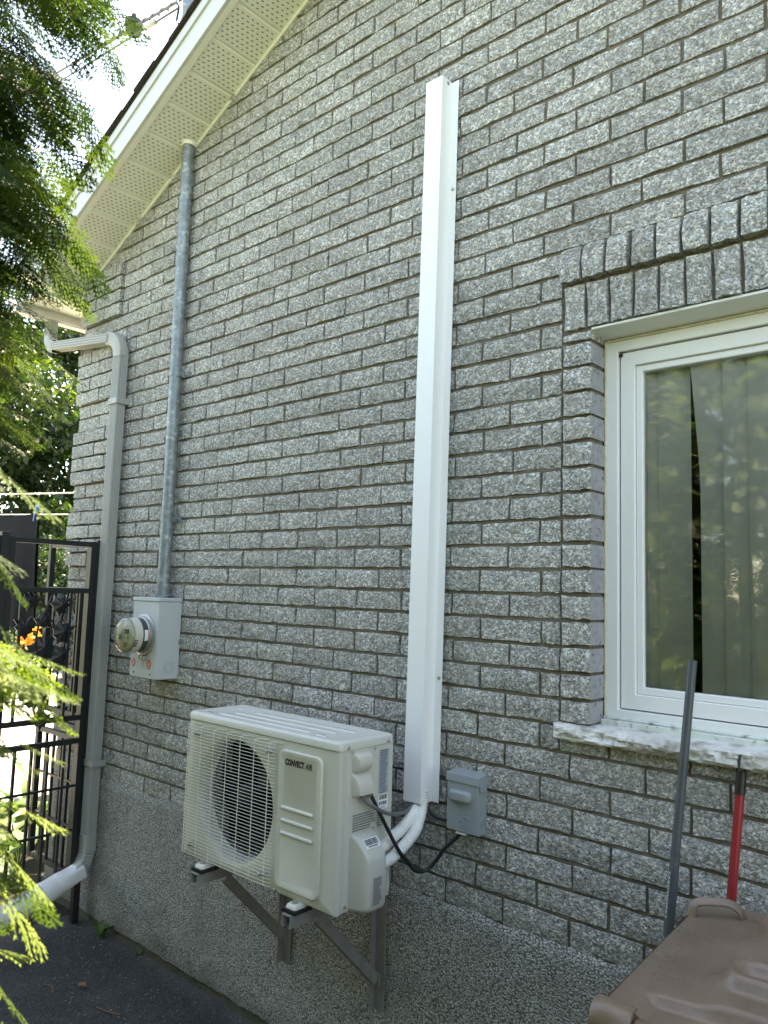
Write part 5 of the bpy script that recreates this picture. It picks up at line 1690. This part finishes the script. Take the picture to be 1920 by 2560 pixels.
def broad_tree(name, base, height, spread, crown_lo, n_leaf, leaf, mats, label, group=None, seed=1, clusters=26, gap=.75, cat='tree'):
    global rng
    rng = np.random.default_rng(seed)
    r_ = random.Random(seed)
    root = empty(name, base, label, cat, group)
    bx_, by_, bz_ = base
    m = MB()
    tp = [(bx_, by_, bz_ - .1), (bx_ + .05, by_, bz_ + height * .25), (bx_ - .03, by_ + .05, bz_ + height * .5), (bx_ + .03, by_, bz_ + height * .85)]
    m.tube(smooth_path(tp, 4), [spread * .055 * (1 - .85 * i / 12) for i in range(13)], 9)
    cl = []
    for k in range(clusters):
        a = r_.uniform(0, 2 * math.pi); t = r_.random()
        z_ = bz_ + crown_lo + (height - crown_lo) * t
        rr_ = spread * math.sqrt(max(.05, 1 - (2 * t - .85) ** 2 * .75)) * r_.uniform(.35, 1.0)
        c_ = Vector((bx_ + math.cos(a) * rr_, by_ + math.sin(a) * rr_, z_))
        cl.append(c_)
        st = Vector((bx_, by_, bz_ + max(height * .18, (z_ - bz_) * .62)))
        m.tube(smooth_path([st, st.lerp(c_, .5) + Vector((0, 0, .08 * spread)), c_], 3), [spread * .02, spread * .016, spread * .013, spread * .01, spread * .008, spread * .006, spread * .003], 5)
    m.build('trunk', MAT['bark'], root, smooth=60)
    tv, tf = leaf_template()
    per = n_leaf // clusters
    pos = []
    for c_ in cl:
        d = rng.normal(0, 1, (per, 3)); d /= np.linalg.norm(d, axis=1, keepdims=True)
        rad_ = spread * .42 * gap * rng.random((per, 1)) ** .45
        pos.append(np.array(c_)[None] + d * rad_ * np.array([[1, 1, .72]]))
    pos = np.concatenate(pos)
    n = len(pos)
    dirs = rng.normal(0, 1, (n, 3)); dirs[:, 2] -= .5
    V, F = scatter(tv, tf, pos, dirs, leaf * rng.uniform(.6, 1.25, n), .8)
    mi = np.repeat((rng.random(n) < .18).astype(int), len(tf)) if len(mats) > 1 else None
    bulk('crown', V, F, mats, root, mi)
    return root

TG = 'trees behind the deck'
broad_tree('maple_tree', (-13.2, 2.6, 0), 7.6, 2.3, .9, 26000, .17, [MAT['maple'], MAT['lime']], 'dark green leafy tree filling the gap left of the wall corner', TG, 3, 44, .8)
broad_tree('maple_tree', (-15.5, 6.4, 0), 8.2, 2.5, .8, 22000, .18, [MAT['maple']], 'leafy tree just behind the wall corner under the eave', TG, 4, 40, .8)
broad_tree('maple_tree', (-17.5, 3.4, 0), 6.6, 2.3, .6, 16000, .19, [MAT['lime'], MAT['maple']], 'yellow green sunlit tree showing through the darker leaves', TG, 5, 30, .85)
broad_tree('maple_tree', (-15.0, -.6, 0), 7.4, 2.4, .9, 16000, .18, [MAT['maple']], 'dark leafy tree at the left edge behind the cedar branches', TG, 6, 34, .8)
broad_tree('young_tree', (-8.93, 3.30, 0), 8.55, .55, 7.0, 700, .085, [MAT['maple']], 'thin leafy treetop peeking above the roof edge', None, 9, 10, .8)
BG_ = 'garden shrubs behind the deck'
for i, (b_, h_, sp, lf, mats, lab) in enumerate([
    ((-10.9, 3.9, 0), 2.3, .75, .085, [MAT['maple']], 'dark shrub standing next to the house corner behind the deck'),
    ((-11.8, 2.7, 0), 2.7, .85, .09, [MAT['maple'], MAT['lime']], 'rounded dark shrub behind the orange lilies'),
    ((-12.0, 1.3, 0), 2.5, .85, .09, [MAT['maple']], 'dark shrub behind the black shirt')]):
    broad_tree('shrub', b_, h_, sp, .15, 9000, lf, mats, lab, BG_, 20 + i, 26, .95, 'shrub')

def blades(name, base, n, length, width, mat, label, cat, group=None, seed=1, spread=.15, droop=.6, flowers=0):
    r_ = random.Random(seed)
    root = empty(name, base, label, cat, group)
    B_ = Vector(base)
    m = MB()
    for k in range(n):
        a = r_.uniform(0, 2 * math.pi); L_ = length * r_.uniform(.65, 1.1)
        d = Vector((math.cos(a), math.sin(a), 0)); s_ = Vector((-d.y, d.x, 0))
        p0 = B_ + d * r_.uniform(0, spread)
        rows = []
        for i in range(7):
            t = i / 6
            p = p0 + d * (L_ * .55 * t ** 1.6 * droop) + Vector((0, 0, L_ * (t - droop * .62 * t * t)))
            w_ = width * (1 - (2 * t - .7) ** 2 * .55) * (1 if i < 6 else .05)
            rows.append([p - s_ * w_ / 2, p + Vector((0, 0, -width * .15)), p + s_ * w_ / 2])
        m.loft(rows, False, False)
    m.build('leaves', mat, root, smooth=80)
    if flowers:
        for k in range(flowers):
            a = r_.uniform(0, 2 * math.pi); q = r_.uniform(0, spread * 1.5)
            top = B_ + Vector((math.cos(a) * q * 1.6, math.sin(a) * q * 1.6, length * r_.uniform(.85, 1.45)))
            m = MB()
            m.tube([B_ + Vector((math.cos(a) * q * .5, math.sin(a) * q * .5, 0)), top], .006, 5, mi=1)
            ax = Vector((r_.uniform(-1, 1), r_.uniform(-1, 1), .7)).normalized()
            u_ = ax.orthogonal().normalized(); v2 = ax.cross(u_)
            for pt in range(6):
                aa = pt * math.pi / 3
                o_ = u_ * math.cos(aa) + v2 * math.sin(aa); s_ = u_ * -math.sin(aa) + v2 * math.cos(aa)
                L2 = r_.uniform(.07, .10)
                rows = [[top - s_ * .006, top + s_ * .006], [top + ax * L2 * .6 + o_ * L2 * .3 - s_ * .022, top + ax * L2 * .6 + o_ * L2 * .3 + s_ * .022], [top + ax * L2 * .8 + o_ * L2 * .95 - s_ * .003, top + ax * L2 * .8 + o_ * L2 * .95 + s_ * .003]]
                m.loft(rows, False, False)
            m.build('flower', [MAT['orange'], MAT['lilyleaf']], root, smooth=80)
    return root
blades('daylily', (-8.6, 2.62, DZ), 34, .55, .028, MAT['lilyleaf'], 'clump of orange daylilies in full bloom behind the gate', 'flowers', 'garden plants', 2, .14, .8, 16)
blades('daylily', (-8.75, 2.02, DZ), 30, .5, .028, MAT['lilyleaf'], 'smaller orange daylily clump at the left edge of the deck', 'flowers', 'garden plants', 3, .12, .8, 8)
blades('grass_clump', (-8.4, 3.0, DZ), 40, .45, .022, MAT['lime'], 'yellow green grassy clump on the deck below the daylilies', 'plant', 'garden plants', 4, .2, .9)
blades('corn_plant', (-3.15, .26, -.05), 10, 1.05, .050, MAT['lilyleaf'], 'tall arching leafy plant in front of the deck edge', 'plant', 'garden plants', 6, .05, .9)
def hosta(base, n, size, label, seed):
    r_ = random.Random(seed)
    root = empty('hosta', base, label, 'plant', 'hostas by the gate')
    B_ = Vector(base)
    for k in range(n):
        a = 2 * math.pi * k / n + r_.uniform(-.3, .3)
        d = Vector((math.cos(a), math.sin(a), 0)); s_ = Vector((-d.y, d.x, 0))
        L_ = size * r_.uniform(.8, 1.15); h_ = size * r_.uniform(.7, 1.3)
        m = MB()
        m.tube([B_, B_ + d * L_ * .35 + Vector((0, 0, h_))], .005, 5)
        rows = []
        for i in range(9):
            t = i / 8
            p = B_ + d * (L_ * (.35 + t)) + Vector((0, 0, h_ + L_ * (.25 * t - .55 * t * t)))
            w_ = L_ * .42 * math.sin(math.pi * min(1, .08 + t * .92)) ** .75 * (1 - .35 * t)
            rows.append([p + s_ * w_ * q + Vector((0, 0, .12 * L_ * abs(q) - .012 * L_ * (1 if (int(abs(q) * 6) % 2) else 0))) for q in (-1, -.66, -.33, 0, .33, .66, 1)])
        m.loft(rows, False, False)
        m.build('leaf', MAT['hosta'], root, smooth=80)
hosta((-2.80, .05, -.05), 9, .20, 'hosta with broad pale green leaves seen low through the gate', 1)
hosta((-2.45, -.35, -.05), 8, .17, 'low hosta nearest the drain pipe behind the gate', 2)
hosta((-3.05, .30, -.05), 8, .22, 'hosta close against the deck skirt', 3)
blades('weed', (-1.60, -.055, -.055), 11, .13, .022, MAT['lilyleaf'], 'small leafy weed growing at the foot of the wall by the drain pipe', 'weed', None, 12, .015, .9)
blades('weed', (-1.30, -.030, -.055), 7, .05, .010, MAT['lilyleaf'], 'tiny weed sprouting at the parged foundation edge', 'weed', None, 13, .012, .9)

# dry bits on the asphalt
def twig(pts, lab):
    m = MB(); m.tube(smooth_path(pts, 4), .0022, 5)
    tag(m.build('twig', MAT['dry'], None, smooth=60), lab, 'twig', 'dry bits on the asphalt')
twig([(-1.335, -.47, -.044), (-1.285, -.455, -.040), (-1.235, -.475, -.043)], 'curved dry twig on the asphalt near the drain pipe')
twig([(-1.00, -.40, -.045), (-.93, -.385, -.043), (-.88, -.36, -.045)], 'thin dry twig on the asphalt in the middle')
twig([(-.83, -.47, -.045), (-.78, -.43, -.043), (-.73, -.42, -.045)], 'short dry twig on the asphalt nearest the camera')
m = MB()
c_ = Vector((-1.20, -.36, -.040))
m.mesh([c_ + Vector(p) for p in ((-.03, 0, 0), (-.012, .012, .006), (.0, .022, .002), (.012, .010, .008), (.030, .004, .003), (.010, -.010, .006), (-.002, -.020, .002), (-.014, -.008, .007))], [(0, 1, 7), (1, 2, 3), (1, 3, 5), (1, 5, 7), (3, 4, 5), (5, 6, 7)])
tag(m.build('dry_leaf', MAT['dry'], None), 'small brown dry leaf lying on the dark asphalt', 'leaf', 'dry bits on the asphalt')
rp_ = random.Random(31)
m = MB()
for k in range(230):
    x_, y_ = rp_.uniform(-1.8, .6), -abs(rp_.gauss(.03, .28)) - .02
    s_ = rp_.uniform(.0018, .0052)
    m.lathe((x_, y_, -.048), (0, 0, 1), [(-s_ * .3, s_ * .5), (s_ * .2, s_), (s_ * .8, s_ * .4)], 5)
tag(m.build('gravel', MAT['parge'], None), 'loose grit scattered on the asphalt along the foundation', 'grit', kind='stuff')

# ------------------------------------------------------------------ cedars
def cedar_frond(nside, rich, seed):
    """flat spray: axis along x, side twigs in the xy plane with scale-leaf tufts"""
    r_ = random.Random(seed)
    V, F = [], []
    def strip_(p, d, s_, L_, w_, dz, tri=False):
        b = len(V)
        if tri:
            V.extend([(p[0] - s_[0] * w_ * .5 + d[0] * L_ * .2, p[1] - s_[1] * w_ * .5 + d[1] * L_ * .2, p[2]), (p[0] + s_[0] * w_ * .5 + d[0] * L_ * .2, p[1] + s_[1] * w_ * .5 + d[1] * L_ * .2, p[2]), (p[0] + d[0] * L_, p[1] + d[1] * L_, p[2] + dz)])
            F.append((b, b + 1, b + 2))
            return
        q = [p[i] + d[i] * L_ for i in range(2)]
        mid = [p[i] + d[i] * L_ * .55 for i in range(2)]
        V.extend([(p[0] - s_[0] * w_ * .35, p[1] - s_[1] * w_ * .35, p[2]), (p[0] + s_[0] * w_ * .35, p[1] + s_[1] * w_ * .35, p[2]),
                  (mid[0] + s_[0] * w_ * .5, mid[1] + s_[1] * w_ * .5, p[2] + dz * .4), (mid[0] - s_[0] * w_ * .5, mid[1] - s_[1] * w_ * .5, p[2] + dz * .4), (q[0], q[1], p[2] + dz)])
        F.extend([(b, b + 1, b + 2), (b, b + 2, b + 3), (b + 3, b + 2, b + 4)])
    n = nside
    strip_((0, 0, 0), (1, 0), (0, 1), 1.0, .016, -.08)
    for i in range(n):
        t = (i + .6) / n
        L_ = (.40 * math.sin(math.pi * min(1, .16 + t * .78)) + .05) * r_.uniform(.8, 1.15)
        for sg in (1, -1):
            a = rad(52 - 14 * t + r_.uniform(-7, 7)) * sg
            d = (math.cos(a), math.sin(a)); s_ = (-d[1], d[0])
            p = (t, 0, -.08 * t + r_.uniform(-.012, .012))
            dz = -.07 * L_ / .4 + r_.uniform(-.03, .03)
            strip_(p, d, s_, L_, .034 if not rich else .032, dz)
            if rich:
                nm = max(2, int(L_ / .085))
                for k in range(nm):
                    f = (k + .8) / (nm + .4)
                    for s2 in (1, -1):
                        a2 = a + rad(38) * s2
                        d2 = (math.cos(a2), math.sin(a2))
                        strip_((p[0] + d[0] * L_ * f, p[1] + d[1] * L_ * f, p[2] + dz * f), d2, (-d2[1], d2[0]), .11 * (1 - f * .45) * r_.uniform(.8, 1.2), .038, r_.uniform(-.03, .012), True)
    return np.array(V, float), np.array(F)

def cedar_mass(n, r0, height, seed):
    """frond positions and directions on a columnar cedar at the origin"""
    g = np.random.default_rng(seed)
    t = g.random(n) ** .9
    a = g.uniform(0, 2 * np.pi, n)
    lump = 1 + .20 * np.sin(3 * a + 9 * t + seed) + .14 * np.sin(7 * a - 15 * t)
    R_ = r0 * (1 - t ** 2.2 * .9) * lump * (.35 + .68 * g.random(n) ** .5)
    pos = np.stack([np.cos(a) * R_, np.sin(a) * R_, .05 + t * height], 1)
    dirs = np.stack([np.cos(a), np.sin(a), g.normal(-.05, .35, n)], 1) + g.normal(0, .25, (n, 3))
    return pos, dirs
fr_lo = cedar_frond(12, False, 1)
masses = []
for s_ in range(2):
    pos, dirs = cedar_mass(5200, .76, 3.75, 40 + s_)
    rng = np.random.default_rng(60 + s_)
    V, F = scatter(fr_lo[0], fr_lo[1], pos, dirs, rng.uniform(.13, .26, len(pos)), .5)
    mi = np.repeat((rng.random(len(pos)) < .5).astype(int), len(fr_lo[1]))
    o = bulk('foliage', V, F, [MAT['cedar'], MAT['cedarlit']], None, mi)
    masses.append(o.data)
    bpy.data.objects.remove(o)
tm = MB(); tm.tube([(0, 0, -.1), (.02, 0, 1.2), (0, .02, 2.4), (0, 0, 3.6)], [.07, .055, .035, .01], 9)
tmo = tm.build('trunk', MAT['bark'], None, smooth=60)
trunk_me = tmo.data
bpy.data.objects.remove(tmo)
CG = 'cedar hedge along the driveway'
hedge = [(-.38, -3.02, 'green cedar mirrored along the left side of the window glass'), (.50, -3.02, ''), (1.32, -3.28, 'green cedar mirrored towards the right of the window glass'),
         (2.35, -3.45, 'unseen cedar added to darken the lower wall, directly behind the viewer'), (3.25, -3.40, 'unseen cedar added to darken the lower wall, second towards the right'), (4.15, -3.45, 'unseen cedar added to darken the lower wall, farthest towards the right'),  # unseen cedars from here on, added to darken the lower wall
         (-1.28, -3.10, 'unseen cedar added to darken the lower wall, next to the one mirrored at the left of the window'), (-2.15, -3.05, 'unseen cedar added to darken the lower wall, opposite the meter, second from the gate'), (-3.05, -3.10, 'unseen cedar added to darken the lower wall, farthest left, nearest the gate')]
near = None
for i, (x_, y_, hl) in enumerate(hedge):
    nr = hl == ''
    root = empty('cedar_tree', (x_, y_, -.06), 'cedar whose drooping sunlit branches hang into the left edge of the view' if nr else hl, 'tree', CG)
    rz = rad(137 * i)
    sc = 1 + .08 * math.sin(i * 2.3)
    sz_ = .74 * sc if i > 2 else sc  # the added cedars stay low so the upper wall keeps its sky light
    o = bpy.data.objects.new('foliage', masses[i % 2]); col.objects.link(o); o.parent = root
    o.rotation_euler = (0, 0, rz); o.scale = (sc, sc, sz_)
    o = bpy.data.objects.new('trunk', trunk_me); col.objects.link(o); o.parent = root; o.scale = (1, 1, sz_)
    if nr: near = root
# the branches of the near cedar that reach into the picture
fr_hi = cedar_frond(11, True, 2)
def xmax(y):
    tb = [(-300, 330), (0, 290), (90, 300), (180, 205), (270, 235), (350, 175), (450, 140), (520, 170), (580, 215), (690, 185), (760, 120), (850, 130), (950, 100), (1040, 120), (1100, 55), (1180, 25), (1260, -5), (1340, 25), (1420, -10), (1500, 40), (1570, 60), (1690, 115), (1740, 20), (1830, 62), (1900, 30), (1980, 45), (2060, 40), (2110, 62), (2180, 55), (2240, 15), (2330, 0), (2440, 40), (2520, 10), (2700, 0)]
    for (a, va), (b, vb) in zip(tb[:-1], tb[1:]):
        if a <= y <= b: return va + (vb - va) * (y - a) / (b - a)
    return 0
rb = random.Random(77)
P_, D_, S_ = [], [], []
bm_ = MB()
tips = []
for k in range(80):                       # thick upper mass
    y = rb.uniform(-260, 1060)
    xm = xmax(y)
    tips.append((xm - 60 - abs(rb.gauss(0, 110)), y, rb.uniform(1.1, 1.75)))
for y in (0, 60, 100, 255, 290, 400, 470, 560, 600, 690, 860, 960, 1045): tips.append((xmax(y) - rb.uniform(40, 55), y, rb.uniform(1.1, 1.3)))
for k in range(11):                       # sparse lower sprays
    y = rb.uniform(1090, 2560)
    tips.append((xmax(y) - 95 - abs(rb.gauss(0, 30)), y, rb.uniform(.66, .85)))
for y in (1340, 1560, 1610, 1650, 1690, 1830, 1980, 2100, 2150, 2190, 2440): tips.append((xmax(y) - rb.uniform(60, 75), y, rb.uniform(.64, .78)))
for (x_, y_, t) in tips:
    tip = sight(x_, y_, t)
    back = Vector((rb.uniform(-.30, -.02), rb.uniform(-.62, -.40), rb.uniform(.02, .22)))
    root_p = tip + back
    mid = tip.lerp(root_p, .5) + Vector((0, 0, .05))
    path = smooth_path([root_p, mid, tip], 6)
    bm_.tube(path, [.0035 - .0027 * i / (len(path) - 1) for i in range(len(path))], 5)
    d = (tip - root_p).normalized()
    side = d.cross(Vector((0, 0, 1))).normalized()
    nf = 10
    for i in range(nf):
        f = .30 + .70 * i / (nf - 1)
        p = path[min(len(path) - 1, int(f * (len(path) - 1)))]
        for sg in ((1, -1) if i < nf - 1 else (0,)):
            dd = d * .75 + side * sg * .75 + Vector((0, 0, rb.uniform(-.75, -.10)))
            P_.append(tuple(p)); D_.append(tuple(dd)); S_.append(rb.uniform(.075, .125) * (1.15 - .35 * f))
rng = np.random.default_rng(99)
P_, D_, S_ = np.array(P_), np.array(D_), np.array(S_)
V, F = scatter(fr_hi[0], fr_hi[1], P_, D_, S_, .22)
low = np.linalg.norm(P_ - np.array(CAM)[None], axis=1) < 1.15
mi = np.where(low & (P_[:, 2] < 1.75), np.where(rng.random(len(P_)) < .3, 2, 1), (rng.random(len(P_)) < .45).astype(int))  # lower near sprays get the brighter foliage, sunlight put into their colour
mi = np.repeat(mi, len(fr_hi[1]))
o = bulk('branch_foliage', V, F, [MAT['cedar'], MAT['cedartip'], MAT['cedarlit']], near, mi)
bm_.build('branch', MAT['bark'], near, smooth=60)
